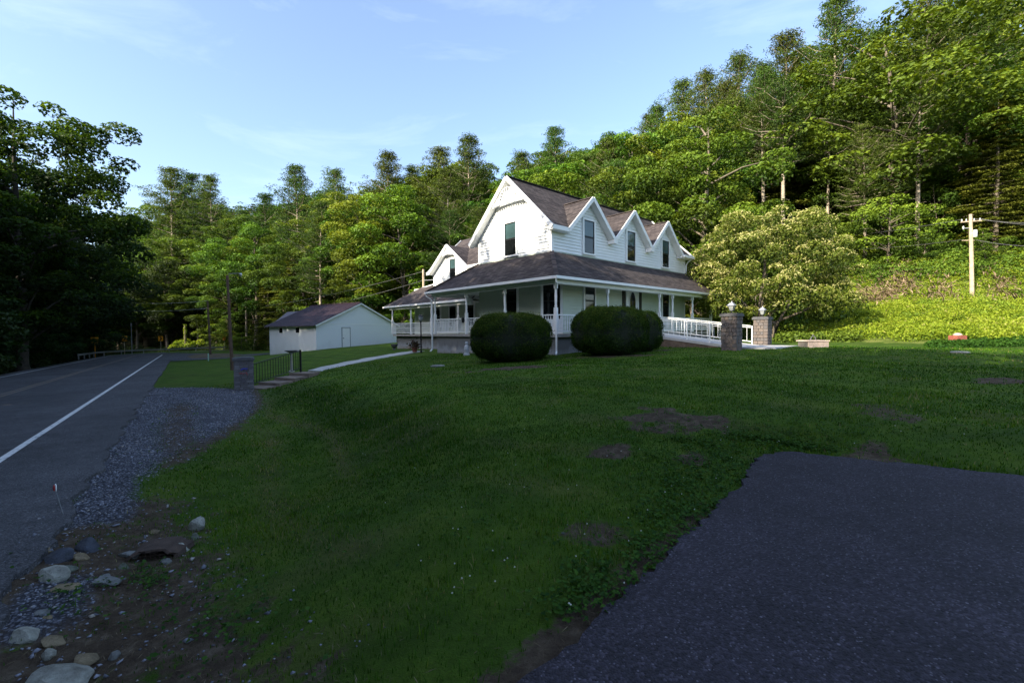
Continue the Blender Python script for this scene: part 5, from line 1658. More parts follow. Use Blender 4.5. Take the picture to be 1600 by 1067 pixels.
# ------------------------------------------------------------------ grass blades
def blades():
    rs = np.random.RandomState(15)
    Ps = []
    for r0_, r1_, dens in ((1.9, 4, 3600), (4, 7, 2300), (7, 11, 1150), (11, 16, 520), (16, 24, 170)):
        n = int((r1_ ** 2 - r0_ ** 2) * .5 * 1.95 * dens * .62)
        r = np.sqrt(rs.uniform(r0_ ** 2, r1_ ** 2, n)); a = rs.uniform(-.98, .98, n)
        Ps.append(np.stack([r * np.sin(a), r * np.cos(a)], 1))
    P = np.concatenate(Ps)
    s_, t_ = st(P[:, 0], P[:, 1])
    mk = masks(P[:, 0], P[:, 1])
    nz_ = .5 + .5 * np.sin(P[:, 0] * 9 + 3 * np.sin(P[:, 1] * 7)) * np.sin(P[:, 1] * 8)
    keep = (t_ > -1.1) & (~inpoly(P[:, 0], P[:, 1], DRIVE)) & (rs.rand(len(P)) > mk['gravel'] * 1.25) & (rs.rand(len(P)) > mk['dirt'] * 1.12)
    keep &= ~((t_ < 2.2) & (s_ < 4.3) & (rs.rand(len(P)) < .55))
    # off the house, walk and bushes
    ha = (P[:, 0] - C0[0]) * hc + (P[:, 1] - C0[1]) * hs_; hb = -(P[:, 0] - C0[0]) * hs_ + (P[:, 1] - C0[1]) * hc
    keep &= ~((ha > .3) & (hb > .3))
    P = P[keep]; n = len(P)
    r = np.hypot(P[:, 0], P[:, 1])
    nz2 = .5 + .5 * np.sin(P[:, 0] * 1.7 + np.sin(P[:, 1] * 1.3) * 2) * np.sin(P[:, 1] * 1.5)
    nz3 = .5 + .5 * np.sin(P[:, 0] * .63 + 1.4 * np.sin(P[:, 1] * .9 + 2)) * np.cos(P[:, 1] * .55 + np.sin(P[:, 0] * .8))
    clump = (.5 + .5 * np.sin(P[:, 0] * 6.1 + 2 * np.sin(P[:, 1] * 5)) * np.sin(P[:, 1] * 5.7))
    h = rs.uniform(.018, .046, n) * (1 + .8 * masks(P[:, 0], P[:, 1])['longg']) * (.75 + .5 * nz2) * (1 + .5 * (clump > .8))
    w = np.maximum(.003, r * .0007)
    a = rs.uniform(0, 6.28, n)
    base = np.stack([P[:, 0], P[:, 1], zg(P[:, 0], P[:, 1]) - .004], 1)
    side = np.stack([np.cos(a), np.sin(a), 0 * a], 1) * w[:, None]
    ln = np.stack([-np.sin(a), np.cos(a), 0 * a], 1) * (h * rs.uniform(.1, .9, n))[:, None]
    tip = base + ln + np.stack([0 * h, 0 * h, h], 1)
    midp = base + ln * .35 + np.stack([0 * h, 0 * h, h * .6], 1)
    V = np.stack([base - side, base + side, midp + side * .7, midp - side * .7, tip], 1).reshape(-1, 3)
    b = np.arange(n)[:, None] * 5
    F = np.concatenate([b + [0, 1, 2], b + [0, 2, 3], b + [3, 2, 4]])
    mk2 = masks(P[:, 0], P[:, 1]); dryk = mk2['dry']
    tn = np.clip(rs.normal(.42, .16, n) + .55 * dryk * (rs.rand(n) < .6) + .34 * (mk2['mow'] - .5) + .34 * (nz2 - .5) + .25 * (nz3 - .5) + (rs.rand(n) < .05) * .5, 0, 1)
    return np_mesh('lawn_grass', V, F, GRASSB, {'tint': np.repeat(tn, 5)})
o = link('lawn_grass', blades()); tag(o, 'short mown green grass of the lawn around the farmhouse', 'grass', kind='stuff')

# broad-leaved weeds creeping along the driveway edge
rs = np.random.RandomState(16)
W = []
for px, py, sx, sy, n in [(1095, 745, 60, 45, 650), (1130, 720, 80, 30, 420), (1080, 800, 30, 30, 190), (1190, 690, 60, 20, 300), (1020, 860, 28, 30, 180), (940, 920, 40, 30, 160), (1250, 670, 90, 14, 500), (900, 945, 30, 20, 60), (1000, 660, 120, 30, 500),
                          (150, 930, 60, 30, 60), (230, 905, 20, 12, 60), (345, 960, 60, 50, 130), (640, 760, 160, 60, 300)]:
    for _ in range(n):
        a, b = rs.normal(px, sx), rs.normal(py, sy)
        if b < 590: continue
        P_ = atz(a, b, .05 if a > 800 else -.6)
        for it in range(3): P_ = atz(a, b, ZG(P_.x, P_.y))
        if P_.y < 1.5 or P_.y > 14 or inpoly(np.array([P_.x]), np.array([P_.y]), DRIVE)[0]: continue
        W.append((P_.x, P_.y, ZG(P_.x, P_.y)))
W = np.array(W)
W3 = np.repeat(W, 3, 0) + rs.normal(0, .018, (len(W) * 3, 3)) * (1, 1, .2); W3[:, 2] += rs.uniform(.02, .06, len(W3))
V, F, tt = leaves(W3, np.tile((0, 0, 1.), (len(W3), 1)), .034, rs.rand(len(W3)), asp=.85, jit=.3, rs=rs)
o = link('creeping_weeds', np_mesh('creeping_weeds', V, F, WEED, {'tint': tt})); tag(o, 'broad-leaved weeds and clover creeping along the driveway edge', 'weeds', kind='stuff')
# clover flowers
n = 170
P_ = []
for _ in range(n):
    a, b = rs.uniform(330, 1560), rs.uniform(590, 1000)
    q = atz(a, b, .1)
    for it in range(3): q = atz(a, b, ZG(q.x, q.y))
    if q.y < 2 or q.y > 14 or inpoly(np.array([q.x]), np.array([q.y]), DRIVE)[0] or st(q.x, q.y)[1] < 1.3: continue
    P_.append((q.x, q.y, ZG(q.x, q.y) + .055))
P_ = np.array(P_)
m_ = MB()
for p in P_: m_.lathe([(.001, -.006), (.0065, 0), (.001, .006)], 5, p)
o = m_.build('clover_flowers', plain('clover_white', (.5, .5, .45), .8)); tag(o, 'tiny white clover heads scattered in the lawn', 'flowers', kind='stuff')

rs = np.random.RandomState(61)
n = 26000
s_, t_ = rs.uniform(.5, 9, n), rs.uniform(-1.2, 4.5, n)
x, y = AX * s_ + AY * t_, AY * s_ - AX * t_
mk = masks(x, y)
k = (y > 1.2) & (rs.rand(n) < mk['dirt'] * .8 + .05) & (mk['gravel'] < .4) & ~inpoly(x, y, DRIVE)
x, y = x[k], y[k]
P_ = np.stack([x, y, zg(x, y) + rs.uniform(.004, .02, len(x))], 1)
V, F, tt = leaves(P_, np.tile((0, 0, 1.), (len(x), 1)), .06, rs.rand(len(x)), asp=.06, jit=.25, fold=.02, rs=rs)
LITTER = leafmat('dead_grass', [(0, (.04, .028, .016)), (.6, (.11, .085, .05)), (1, (.24, .20, .13))], trans=.1, spec=.05)
o = link('dead_grass', np_mesh('dead_grass', V, F, LITTER, {'tint': tt})); tag(o, 'dead grass and straw lying on the bare soil of the ditch', 'dead grass', kind='stuff')

# ------------------------------------------------------------------ gravel and rocks
def pebbles():
    rs = np.random.RandomState(18)
    base = np.array([(1, 0, 0), (-1, 0, 0), (0, 1, 0), (0, -1, 0), (0, 0, 1), (0, 0, -1)], float)
    Ft = np.array([(0, 2, 4), (2, 1, 4), (1, 3, 4), (3, 0, 4), (2, 0, 5), (1, 2, 5), (3, 1, 5), (0, 3, 5)])
    s_ = rs.uniform(2.5, 25, 150000); t_ = rs.uniform(-1.55, 2.6, 150000)
    x, y = AX * s_ + AY * t_, AY * s_ - AX * t_
    mk = masks(x, y)
    r = np.hypot(x, y)
    pr = np.where(mk['gravel'] > .25, mk['gravel'] * (.55 + .45 * np.sin(x * 3.1 + np.sin(y * 4)) * np.sin(y * 3.7)), mk['dirt'] * .10) * np.clip(1.3 - r / 22, .15, 1)
    k = rs.rand(len(x)) < pr * .9
    k &= (y > 1.2)
    x, y, r = x[k], y[k], r[k]; n = len(x)
    sz = rs.uniform(.005, .013, n) * (1 + r * .03) * np.where(rs.rand(n) < .06, 2.0, 1) * np.where((rs.rand(n) < .05) & (mk['gravel'][k] < .3) & (mk['dirt'][k] > .5), 2.4, 1)
    V = base[None] * (sz[:, None] * rs.uniform(.6, 1.3, (n, 3)) * (1, 1, .6))[:, None, :]
    V += rs.normal(0, .18, V.shape) * sz[:, None, None]
    a = rs.uniform(0, 6.28, n); ca, sa = np.cos(a)[:, None], np.sin(a)[:, None]
    Vx = V[:, :, 0] * ca - V[:, :, 1] * sa; Vy = V[:, :, 0] * sa + V[:, :, 1] * ca
    s2, t2 = st(x, y)
    zz_ = np.where(t2 < -1.25, zroad(s2), zg(x, y))
    V = np.stack([Vx + x[:, None], Vy + y[:, None], V[:, :, 2] + (zz_ + sz * .25)[:, None]], -1)
    F = (np.arange(n)[:, None, None] * 6 + Ft[None]).reshape(-1, 3)
    return np_mesh('gravel', V.reshape(-1, 3), F, GRAVEL, {'tint': np.repeat(rs.rand(n), 6)})
o = link('gravel', pebbles()); tag(o, 'loose blue-grey gravel along the road shoulder', 'gravel', kind='stuff')

def rock(px, py, wpx, hpx, mat, label, seed, flat=None, ang=0):
    rs = np.random.RandomState(seed)
    p = atz(px, py + hpx * .3, -.75)
    for it in range(4): p = atz(px, py + hpx * .3, ZG(p.x, p.y))
    dist = p.y / FPX
    w, h = wpx * dist, max(hpx * dist * 1.0, .03)
    bm = bmesh.new(); bmesh.ops.create_icosphere(bm, subdivisions=3, radius=1)
    planes = []
    for _ in range(15):
        d = rs.normal(0, 1, 3); d /= np.linalg.norm(d); planes.append((Vector(d), rs.uniform(.5, .9)))
    for v in bm.verts:
        c = v.co.copy()
        for d, k in planes:
            e = c.dot(d) - k
            if e > 0: c -= d * e * .88
        c += c.normalized() * .05 * math.sin(c.x * 6 + seed) * math.sin(c.y * 5) * math.sin(c.z * 7)
        v.co = Vector((c.x * w * .58, c.y * w * .42, c.z * h * .62))
    me = bpy.data.meshes.new('rock'); bm.to_mesh(me); bm.free(); me.materials.append(ROCKM[mat])
    o = link('rock', me, None, (p.x, p.y, ZG(p.x, p.y) + h * .10), (rs.uniform(-.15, .15), rs.uniform(-.15, .15), ang + rs.uniform(-.3, .3)))
    me.polygons.foreach_set('use_smooth', [False] * len(me.polygons))
    tag(o, label, 'rock', 'loose rocks in the roadside ditch')
for i, r_ in enumerate([
    (309, 818, 31, 27, 'pale', 'rounded pale boulder at the grass edge, right of the culvert'),
    (283, 853, 24, 22, 'pale', 'angular white rock below the rounded pale boulder'),
    (304, 837, 13, 12, 'green', 'small greenish rock between the white rock and the pale boulder'),
    (138, 847, 36, 27, 'blue', 'dark blue-grey rock nearer to the culvert of the two'),
    (93, 865, 44, 30, 'blue', 'dark blue-grey rock beside the road edge, left of its twin'),
    (124, 868, 27, 15, 'tan', 'tan rock between the dark rocks and the pale squarish one'),
    (83, 894, 42, 28, 'pale', 'pale squarish rock below the dark blue-grey rocks'),
    (71, 859, 18, 11, 'tan', 'small tan rock left of the dark rocks'),
    (111, 886, 24, 17, 'green', 'grey-green rock right of the pale squarish one'),
    (102, 915, 37, 12, 'tan', 'flat tan slab under the pale squarish rock'),
    (166, 905, 38, 14, 'grey', 'flat grey slab left of the culvert'),
    (204, 864, 29, 15, 'grey', 'grey rock at the left lip of the culvert'),
    (193, 884, 18, 13, 'green', 'small greenish rock below the culvert lip'),
    (39, 988, 46, 21, 'pale', 'pale humped rock near the lower left corner'),
    (84, 999, 36, 18, 'tan', 'tan and white rock right of the pale humped one'),
    (76, 1020, 20, 22, 'pale', 'upright white stone below the tan and white rock'),
    (133, 1027, 38, 13, 'tan', 'brown flat rock above the large pale slab'),
    (179, 1021, 20, 15, 'grey', 'grey-tan stone right of the brown flat rock'),
    (100, 1052, 102, 30, 'pale', 'large pale slab at the bottom edge of the photo'),
    (63, 955, 28, 12, 'grey', 'long grey stone above the pale humped rock'),
    (75, 963, 13, 10, 'tan', 'little pinkish tan stone under the long grey one'),
    (242, 829, 15, 9, 'tan', 'small tan stone on the soil above the culvert'),
    (160, 900, 20, 8, 'grey', 'thin grey stone on the flat slab left of the culvert'),
    (258, 876, 20, 10, 'grey', 'grey stone at the right end of the culvert mouth')]):
    rock(*r_, seed=100 + i)

# culvert inlet
cu = atz(240, 875, -.8)
for it in range(4): cu = atz(240, 875, ZG(cu.x, cu.y) - .02)
ct_ = empty('culvert_inlet', (cu.x, cu.y, ZG(cu.x, cu.y)), .25); ct_.scale = (.82, .82, .82); tag(ct_, 'dark culvert mouth with a brown stone lintel and wire grate in the ditch', 'culvert')
m_ = MB(); n = 18
def oval(r, y, k=.62, dz=0.0): return [(r * 1.35 * math.cos(2 * PI * i / n), y + .03 * math.sin(i * 2.3), r * k * math.sin(2 * PI * i / n) + dz + .006 * math.sin(i * 3.1)) for i in range(n)]
o1, o2, o3, o4 = oval(.215, -.05), oval(.18, -.06), oval(.235, .32, dz=-.02), oval(.18, .3)
q = lambda a_, b_: [(a_ * n + (i + 1) % n, a_ * n + i, b_ * n + i, b_ * n + (i + 1) % n) for i in range(n)]
m_.add(o1 + o2 + o3 + o4, q(0, 1) + q(2, 0) + q(1, 3))
m_.build('pipe_end', plain('brown_stone', (.06, .04, .03), .95, .45, 9, .9), ct_)
m_ = MB(); m_.add(oval(.18, .12), [tuple(range(n))]); m_.build('mouth', plain('pipe_dark', (.004, .003, .003), 1), ct_)  # near-black disc painted in for the darkness inside the pipe
m_ = MB()
for k in range(-3, 4): m_.tube([(-.23 * math.cos(k * .4), -.07, k * .033), (.23 * math.cos(k * .4), -.07, k * .033)], .0025, 4)
for k in range(-4, 5): m_.tube([(k * .05, -.073, -.1 * math.cos(k * .33)), (k * .05, -.073, .1 * math.cos(k * .33))], .0025, 4)
m_.build('grate', RUST, ct_)

# red and white reflector on a thin stake by the road
rp_ = atz(104, 815, -.6)
rz_ = ZG(rp_.x, rp_.y)
rt = empty('reflector_stake', (rp_.x, rp_.y, rz_)); tag(rt, 'small red and white reflector on a thin stake at the gravel edge', 'reflector')
hd = at(86, 762, rp_.y)
m_ = MB(); m_.tube([(0, 0, -.1), (hd.x - rp_.x, 0, hd.z - rz_)], .004, 5); m_.build('stake', GREY, rt)
for nm, rad, dy, mt in (('disc_back', .047, 0, TRIM), ('red_face', .034, -.008, REDP)):
    m_ = MB(); n = 16
    ring = [(rad * .55 * math.cos(2 * PI * i / n), dy, rad * math.sin(2 * PI * i / n)) for i in range(n)]
    ring2 = [(x, dy + .008, z) for x, y, z in ring]
    m_.add(ring + ring2, [tuple(range(n)), tuple(range(n, 2 * n))[::-1]] + [((i + 1) % n, i, n + i, n + (i + 1) % n) for i in range(n)])
    m_.build(nm, mt, rt, loc=(hd.x - rp_.x - (.008 if nm == 'red_face' else 0), 0, hd.z - rz_), rot=(0, 0, -.5))

# ------------------------------------------------------------------ left pillar, steps and railing
pz = ZG(-11.0, 18.1)
SF = []
for me in STM[:3]:
    c = me.copy(); c.materials.clear(); c.materials.append(FLAG); SF.append(c)
lp = pillar('flagstone_pillar', (-11.0, 18.1, pz), .55, .66, at(381, 558, 18.1).z - pz, 'grey flat-stone pillar at the foot of the garden steps by the road', stone=SF, rows=15)
# painted emblem on the pillar: small blue and red patches
m_ = MB(); m_.tube([(-.1, -.395, .93), (.0, -.395, .98), (.09, -.395, .95), (.13, -.395, .99)], .028, 6); m_.build('blue_ornament', BLUEF, lp)
m_ = MB(); m_.tube([(-.17, -.395, .80), (.0, -.395, .78), (.08, -.395, .83), (.12, -.395, .72)], .013, 6); m_.build('red_ornament', RED, lp)

walk0, walk1 = Vector((-9.5, 21.3)), Vector((-6.0, 28.4))
wd = (walk1 - walk0).normalized(); wn_ = Vector((wd.y, -wd.x))
m_ = MB(); vs_ = []
N = 22
for i in range(N + 1):
    c = walk0.lerp(walk1, i / N)
    for sg in (-1, 1):
        q = c + wn_ * sg * .5
        vs_.append((q.x, q.y, ZG(c.x, c.y) + .05))
for i in range(N + 1):
    for sg in (0, 1): p = vs_[2 * i + sg]; vs_.append((p[0], p[1], p[2] - .2))
o_ = 2 * (N + 1)
fs_ = []
for i in range(N):
    fs_ += [(2 * i, 2 * i + 1, 2 * i + 3, 2 * i + 2), (2 * i + 1, o_ + 2 * i + 1, o_ + 2 * i + 3, 2 * i + 3), (2 * i, 2 * i + 2, o_ + 2 * i + 2, o_ + 2 * i)]
fs_ += [(0, o_, o_ + 1, 1)]
m_.add(vs_, fs_)
o = m_.build('garden_path', plain('path_concrete', (.40, .40, .38), .9, .15, 2, .3)); o['kind'] = 'structure'
stp = empty('garden_steps', (-9.6, 21.2, 0)); tag(stp, 'worn brown stone steps climbing from the gravel to the garden path', 'steps')
sdir = Vector((-.33, -.944)); sn = Vector((.944, -.33))
ztop = ZG(-9.5, 21.3) + .12
STEPM = plain('worn_step', (.19, .15, .12), .95, .35, 3, .6)
for k in range(4):
    c = Vector((0, 0)) + sdir * (.42 + k * .82)
    z = ztop - .04 - (k + .5) * .125
    m_ = MB()
    P4 = []
    for f_, g_ in ((-.41, -.55), (-.41, .55), (.43, .62), (.43, -.55)):
        q = c + sdir * f_ + sn * g_; P4.append((q.x, q.y, z + random.uniform(-.012, .012)))
    m_.slab(P4, .35)
    m_.build('step', STEPM, stp)
def rl(o_, p, q, zt0, zt1):
    pass
rt = empty('iron_railing', (-10.9, 18.4, 0)); tag(rt, 'green-black iron railing beside the garden steps', 'railing')
A_ = Vector((0, 0)); B2 = Vector((.82, 2.65))
zA, zB = ZG(-10.9, 18.4), ZG(-10.1, 21.0)
m_ = MB()
tA, tB = at(395, 570, 18.4).z, at(466, 548, 21.05).z
m_.bar((0, 0, tA), (B2.x, B2.y, tB), .035, .03); m_.bar((0, 0, tA - .82), (B2.x, B2.y, tB - .82), .03, .025)
m_.build('rail_bars', IRON, rt)
pk = MB().box(-.008, .008, -.008, .008, 0, .8).mesh('picket', IRON)
for k in range(1, 19):
    f_ = k / 19; link('picket', pk, rt, (B2.x * f_, B2.y * f_, tA + (tB - tA) * f_ - .81))
m_ = MB(); m_.box(B2.x - .035, B2.x + .035, B2.y - .035, B2.y + .035, zB - .2, tB + .04); m_.build('end_post', IRON, rt)
m_ = MB(); m_.box(-.03, .03, -.03, .03, zA - .2, tA + .02); m_.build('end_post', IRON, rt)

# bird bath behind the railing
bx_, by_ = at(455, 550, 22.6).x, 22.6
bz = ZG(bx_, by_)
bb = empty('bird_bath', (bx_, by_, bz)); tag(bb, 'dark shallow bird bath on a pale pedestal behind the iron railing', 'bird bath')
hb_ = at(455, 549, by_).z - bz
m_ = MB(); m_.lathe([(.16, -.05), (.15, .05), (.06, .1), (.05, hb_ - .15), (.09, hb_ - .08)], 12); m_.build('pedestal', CONC, bb)
m_ = MB(); m_.lathe([(.08, hb_ - .08), (.2, hb_ - .03), (.31, hb_ + .03), (.32, hb_ + .05), (.28, hb_ + .04), (.05, hb_ + .0)], 16); m_.build('bowl', CAPST, bb)

# lamp post on the walk
lx, ly = at(658, 540, 27.2).x, 27.2
lz = ZG(lx, ly)
lh = at(657, 491, ly).z - lz
t = empty('lamp_post', (lx, ly, lz)); tag(t, 'black garden lamp post with a glass lantern by the garden path', 'lamp post')
m_ = MB(); m_.lathe([(.07, -.1), (.07, .1), (.045, .14), (.035, lh - .5), (.06, lh - .47), (.03, lh - .42)], 8); m_.build('pole', IRON, t)
m_ = MB(); m_.lathe([(.06, lh - .42), (.12, lh - .36), (.15, lh - .2), (.12, lh - .14)], 8); m_.build('lamp_glass', WICK, t)
m_ = MB(); m_.lathe([(.17, lh - .14), (.10, lh - .06), (.02, lh - .02), (.02, lh + .03)], 8); m_.build('lamp_hood', IRON, t)

# pot with red-brown plant, small ornaments near it
px_, py_ = at(648, 545, 27.6).x, 27.6
gz = ZG(px_, py_)
t = empty('potted_plant', (px_, py_, gz)); tag(t, 'terracotta pot with a reddish spiky plant beside the garden lamp post', 'potted plant')
m_ = MB(); m_.lathe([(.12, 0), (.18, .3), (.2, .3), (.2, .34), (.16, .34)], 12); m_.build('pot', TERRA, t)
rs = np.random.RandomState(40)
P_ = rs.normal(0, .13, (260, 3)) * (1.3, 1.3, 1) + (0, 0, .5)
V, F, tt = leaves(P_, rs.normal(0, 1, (260, 3)), .2, rs.rand(260), asp=.2, rs=rs)
REDL = leafmat('red_brown_leaf', [(0, (.03, .015, .01)), (.6, (.09, .03, .02)), (1, (.06, .09, .02))])
link('plant', np_mesh('red_plant', V, F, REDL, {'tint': tt}), t)
px_, py_ = at(616, 540, 33).x, 33
t = empty('stone_urn', (px_, py_, ZG(px_, py_))); tag(t, 'small grey urn on the grass below the left end of the wing porch', 'urn')
m_ = MB(); m_.lathe([(.14, -.05), (.13, .05), (.08, .1), (.22, .28), (.26, .42), (.22, .44), (.05, .4)], 12); m_.build('bowl', CAPST, t)
px_, py_ = at(729, 545, 21.6).x, 21.6
t = empty('garden_statue', (px_, py_, ZG(px_, py_))); tag(t, 'small pale garden ornament against the foundation left of the rounded bush', 'statue')
m_ = MB(); m_.lathe([(.16, -.05), (.16, .08), (.1, .12), (.13, .3), (.11, .45), (.05, .52), (.08, .6), (.05, .68)], 10); m_.build('figure', plain('pale_cast_stone', (.45, .47, .5), .8, .15, 5, .3), t)

# ------------------------------------------------------------------ far signs, guardrail, poles
for i, (px, py, Y, w) in enumerate([(148, 532, 66, .85), (194, 529, 74, .8), (251, 529, 82, .8), (350, 529, 92, .65)]):
    c = at(px, py, Y)
    gz = ZG(c.x, c.y)
    t = empty('chevron_sign', (c.x, c.y, gz), [.55, .35, .15, -.2][i])
    tag(t, ['yellow chevron sign nearest to the camera at the left end of the guardrail', 'yellow chevron sign in the middle, beside the thin grey pole', 'yellow chevron sign left of the sunlit vine-covered stump', 'yellow chevron sign farthest along the bend, beside the street light pole'][i], 'road sign', 'chevron signs round the bend')
    zc = c.z - gz
    m_ = MB(); m_.box(-.03, .03, .0, .05, -.2, zc + w * .5); m_.build('signpost', POLEW if i else YELLOW, t)
    m_ = MB(); m_.box(-w / 2, w / 2, -.03, -.005, zc - w * .55, zc + w * .55); m_.build('board', YELLOW, t)
    m_ = MB(); q = w * .5
    m_.add([(-q * .55, -.036, zc + q * .9), (0, -.036, zc + q * .9), (q * .7, -.036, zc), (0, -.036, zc - q * .9), (-q * .55, -.036, zc - q * .9), (q * .12, -.036, zc)], [(0, 5, 2, 1), (5, 4, 3, 2)])
    m_.build('chevron', BLACK, t)
g = empty('guardrail', (*xy(85, -10.4), 0)); tag(g, 'grey steel guardrail along the outside of the road bend', 'guardrail')
ox, oy = xy(85, -10.4)
m_ = MB(); pp = []
for q in np.arange(76, 128, 2.0):
    s_, t_, rs__, rt__ = road_pt(q)
    a, b = s_ - rs__ * 4.7, t_ - rt__ * 4.7
    x, y = xy(a, b); pp.append((x - ox, y - oy, float(zroad(q)) + .55))
for p, q in zip(pp[:-1], pp[1:]): m_.bar(p, q, .05, .22)
m_.build('rail', GREY, g)
pm_ = MB().box(-.05, .05, -.05, .05, 0, .75).mesh('guardrail_post', GREY)
for p in pp[::2]: link('guardrail_post', pm_, g, (p[0] + .0, p[1] + .08, p[2] - .6))

def pole(name, px, ybase, ytop, Y, r, mat, label, lean=0):
    c = at(px, ybase, Y); gz = ZG(c.x, Y); h = at(px, ytop, Y).z - gz
    t = empty(name, (c.x, Y, gz)); tag(t, label, 'pole')
    m_ = MB(); m_.tube([(0, 0, -.4), (lean * .5, 0, h * .5), (lean, 0, h)], [r * 1.1, r * .95, r * .75], 9); m_.build('mast', mat, t)
    return t, h, (c.x + lean, Y, gz + h)
t, h, _ = pole('street_lamp', 363, 580, 430, 28, .095, POLED, 'brown wooden pole with a street light arm behind the flagstone pillar', lean=-.17)
m_ = MB(); m_.tube([(-.17, 0, h - .1), (-.05, 0, h + .08), (.3, 0, h + .10), (.62, 0, h + .11)], .022, 6); m_.build('arm', GREY, t)
m_ = MB(); m_.lathe([(.05, h + .12), (.09, h + .1), (.1, h + .02), (.06, h - .08)], 10, (.68, 0, 0)); m_.build('lamp_head', LAMPTOP, t)
_, _, topB = pole('utility_pole', 329, 553, 470, 54, .12, POLED, 'thin brown pole between the street light and the sunlit stump', lean=-.2)
t, h, _ = pole('sign_pole', 206, 543, 505, 72, .06, GREY, 'thin pale grey pole beside the middle chevron sign')
m_ = MB(); m_.box(-.12, .12, -.03, .03, h - .5, h); m_.build('plate', GREY, t)
# road delineator post
c = at(325.5, 556, 44); gz = ZG(c.x, c.y)
t = empty('marker_post', (c.x, c.y, gz)); tag(t, 'short pale green marker post at the side road corner', 'post')
m_ = MB(); m_.box(-.05, .05, -.02, .02, -.1, .75); m_.build('stem', plain('marker_green', (.35, .55, .45), .6), t)

# right utility pole
c = at(1519, 475, 34); gz = ZG(c.x, 34)
topz = at(1514, 335, 34).z
up = empty('utility_pole', (c.x, 34, gz)); tag(up, 'weathered wooden utility pole with crossarm and transformer on the sunlit bank', 'pole')
H = topz - gz; lean = -.25
m_ = MB(); m_.tube([(0, 0, -.5), (lean * .5, 0, H * .5), (lean, 0, H)], [.14, .125, .10], 10); m_.build('mast', POLEW, up)
m_ = MB(); m_.bar((lean - .55, .16, H - .55), (lean + 1.0, .16, H - .45), .09, .09); m_.build('crossarm', POLEW, up)
m_ = MB(); m_.bar((lean - .45, .14, H - 1.95), (lean + .5, .14, H - 1.95), .06, .06); m_.build('lower_arm', POLEW, up)
m_ = MB(); m_.lathe([(.11, 0), (.13, .04), (.13, .48), (.10, .54)], 12, (lean + .27, -.1, H - 1.75)); m_.box(lean, lean + .2, -.12, -.08, H - 1.5, H - 1.42); m_.build('transformer', INSUL, up)
for x_ in (-.5, -.15, .45, .9):
    m_ = MB(); m_.lathe([(.03, 0), (.05, .06), (.03, .1), (.05, .14), (.02, .2)], 8, (lean + x_, .16, H - .5 + x_ * .05)); m_.build('insulator', INSUL, up)
m_ = MB(); m_.lathe([(.03, 0), (.05, .1), (.04, .25)], 8, (lean - .55, -.02, H - 1.15)); m_.bar((lean, 0, H - 1.05), (lean - .55, 0, H - 1.05), .03, .03); m_.build('cutout', INSUL, up)
TOP = Vector((c.x + lean, 34, topz))

def wire(p, q, sag, label, r=.012, n=16):
    p, q = Vector(p), Vector(q)
    pts = [p.lerp(q, i / n) - Vector((0, 0, sag * 4 * (i / n) * (1 - i / n))) for i in range(n + 1)]
    m_ = MB(); m_.tube(pts, r, 5); o = m_.build('power_line', WIRE if r < .02 else INSUL); tag(o, label, 'cable', 'overhead wires'); return o
far_ = at(1215, 372, 62); far2 = at(1205, 378, 62)
wire(TOP + Vector((-.5, .16, -.35)), far_, .5, 'thin wire from the utility pole crossarm towards the flowering tree, upper of the two', .014)
wire(TOP + Vector((-.45, .14, -1.9)), at(1215, 385, 60), .6, 'thin wire from the lower arm of the utility pole towards the flowering tree', .012)
wire(TOP + Vector((.45, .16, -.3)), at(1760, 335, 26), .4, 'wire leaving the utility pole to the right, highest', .014)
wire(TOP + Vector((.9, .16, -.3)), at(1760, 345, 26.5), .4, 'wire leaving the right end of the crossarm to the right', .014)
wire(TOP + Vector((.5, .14, -1.9)), at(1760, 372, 26), .5, 'wire leaving the lower arm of the utility pole to the right', .014)

# pole behind the house and its wires
c = at(662, 455, 46); gz = ZG(c.x, 46)
t = empty('utility_pole', (c.x, 46, gz)); tag(t, 'orange-lit wooden pole rising behind the wing of the farmhouse', 'pole')
tz = at(662, 421, 46).z
m_ = MB(); m_.tube([(0, 0, -.4), (0, 0, tz - gz)], [.15, .12], 9); m_.build('mast', POLEW, t)
wire((c.x, 46, at(662, 424, 46).z), at(415, 478, 64), .35, 'upper pale wire running left from the pole behind the wing', .015)
wire((c.x, 46, at(662, 438, 46).z), at(440, 490, 62), .35, 'lower pale wire running left from the pole behind the wing', .015)
wire((c.x, 46, at(662, 438, 46).z), at(720, 430, 40), .1, 'pale wire from the pole to the wing roof', .02)
wire(topB, at(150, 468, 80), .5, 'upper faint wire crossing the dark trees at the left', .02)
wire(Vector(topB) - Vector((0, 0, .9)), at(150, 480, 80), .5, 'lower faint wire crossing the dark trees at the left', .02)

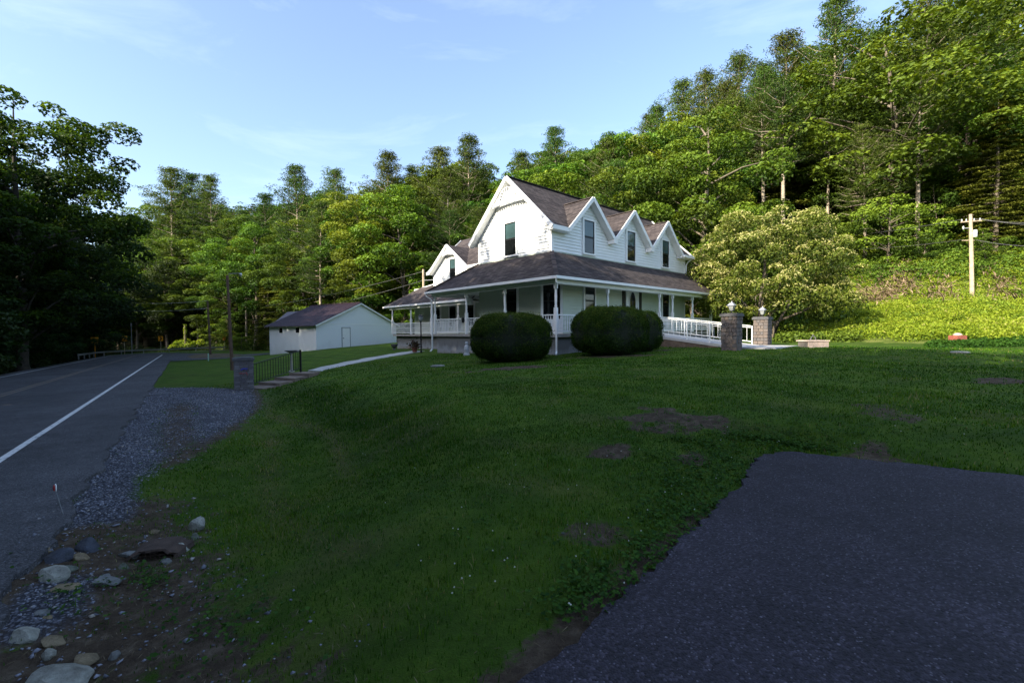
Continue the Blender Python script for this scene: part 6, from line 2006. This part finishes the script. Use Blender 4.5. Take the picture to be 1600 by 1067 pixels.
# vine-covered stump beyond the bend, in the sun
c = at(290, 541, 95)
gz = ZG(c.x, c.y)
t = empty('vine_covered_stump', (c.x, c.y, gz)); tag(t, 'sunlit bright green vines climbing a stump beyond the road bend', 'shrub')
rs = np.random.RandomState(50)
C = [(0, 0, z, .35) for z in np.arange(.3, 5.4, .45)] + [(rs.normal(0, 1.5), rs.normal(0, .8), rs.uniform(.2, 1.8), rs.uniform(.5, .95)) for _ in range(16)]
C = np.array(C)
P, N_, tt = clumps_to_leaves(C[:, :3], C[:, 3], 3200, .3, flat=.9, rs=rs)
V, F, tt = leaves(P, N_, .28, tt, rs=rs)
link('vines', np_mesh('stump_vines', V, F, BRUSH, {'tint': tt}), t)
m_ = MB(); m_.tube([(0, 0, -.3), (0, 0, 5.2)], [.3, .2], 8); m_.build('stump', BARK, t)

# ------------------------------------------------------------------ planter and small things on the far lawn
px_, py_ = 12.85, 18.9
gz = ZG(px_, py_)
t = empty('stone_planter', (px_, py_, gz), .08); tag(t, 'low buff block planter in front of the bank, catching the sun', 'planter')
m_ = MB(); m_.box(-.44, .44, -.30, .30, -.2, .30 - .05); m_.build('planter_core', MORTAR, t)
m_ = MB(); m_.box(-.49, .49, -.35, .35, .25, .30); m_.build('rim', PINKB, t)
bk = []
for r_ in range(3):
    for k in range(4):
        o = MB().box(-.455 + k * .23 + .004, -.455 + (k + 1) * .23 - .008, -.318, -.29, -.02 + r_ * .09, .065 + r_ * .09)
        o.build('block', PINKB, t)
m_ = MB(); m_.tube([(-.13, 0, .3), (-.05, 0, .44), (.03, 0, .50), (.10, 0, .42), (.14, 0, .3)], .022, 7); m_.tube([(.0, 0, .48), (.0, .0, .56)], .02, 6); m_.build('ornament', CAPST, t)
px_, py_ = at(1496, 536, 19.6).x, 19.6
gz = ZG(px_, py_)
t = empty('brick_box', (px_, py_, gz), .1); tag(t, 'small red brick box with a pale lid above the ivy bed', 'planter')
m_ = MB(); m_.box(-.22, .22, -.2, .2, -.1, .34); m_.build('box', BRICKR, t)
m_ = MB(); m_.lathe([(.15, .34), (.16, .38), (.08, .44), (.02, .45)], 10); m_.build('lid', PINKB, t)
px_, py_ = 12.85, 15.0
# pale stepping stone in the lawn
q = atz(1500, 549, .8)
m_ = MB(); m_.lathe([(.22, -.03), (.24, .02), (.2, .04)], 10, (q.x, q.y, ZG(q.x, q.y))); o = m_.build('flat_stone', ROCKM['pale']); tag(o, 'pale flat stone lying in the lawn before the ivy bed', 'stone')
q = atz(684, 569, .35)
m_ = MB(); m_.lathe([(.26, -.03), (.28, .02), (.2, .05)], 9, (q.x, q.y, ZG(q.x, q.y))); o = m_.build('flat_stone', ROCKM['grey']); tag(o, 'grey flat stone lying in the lawn left of the rounded bush', 'stone')
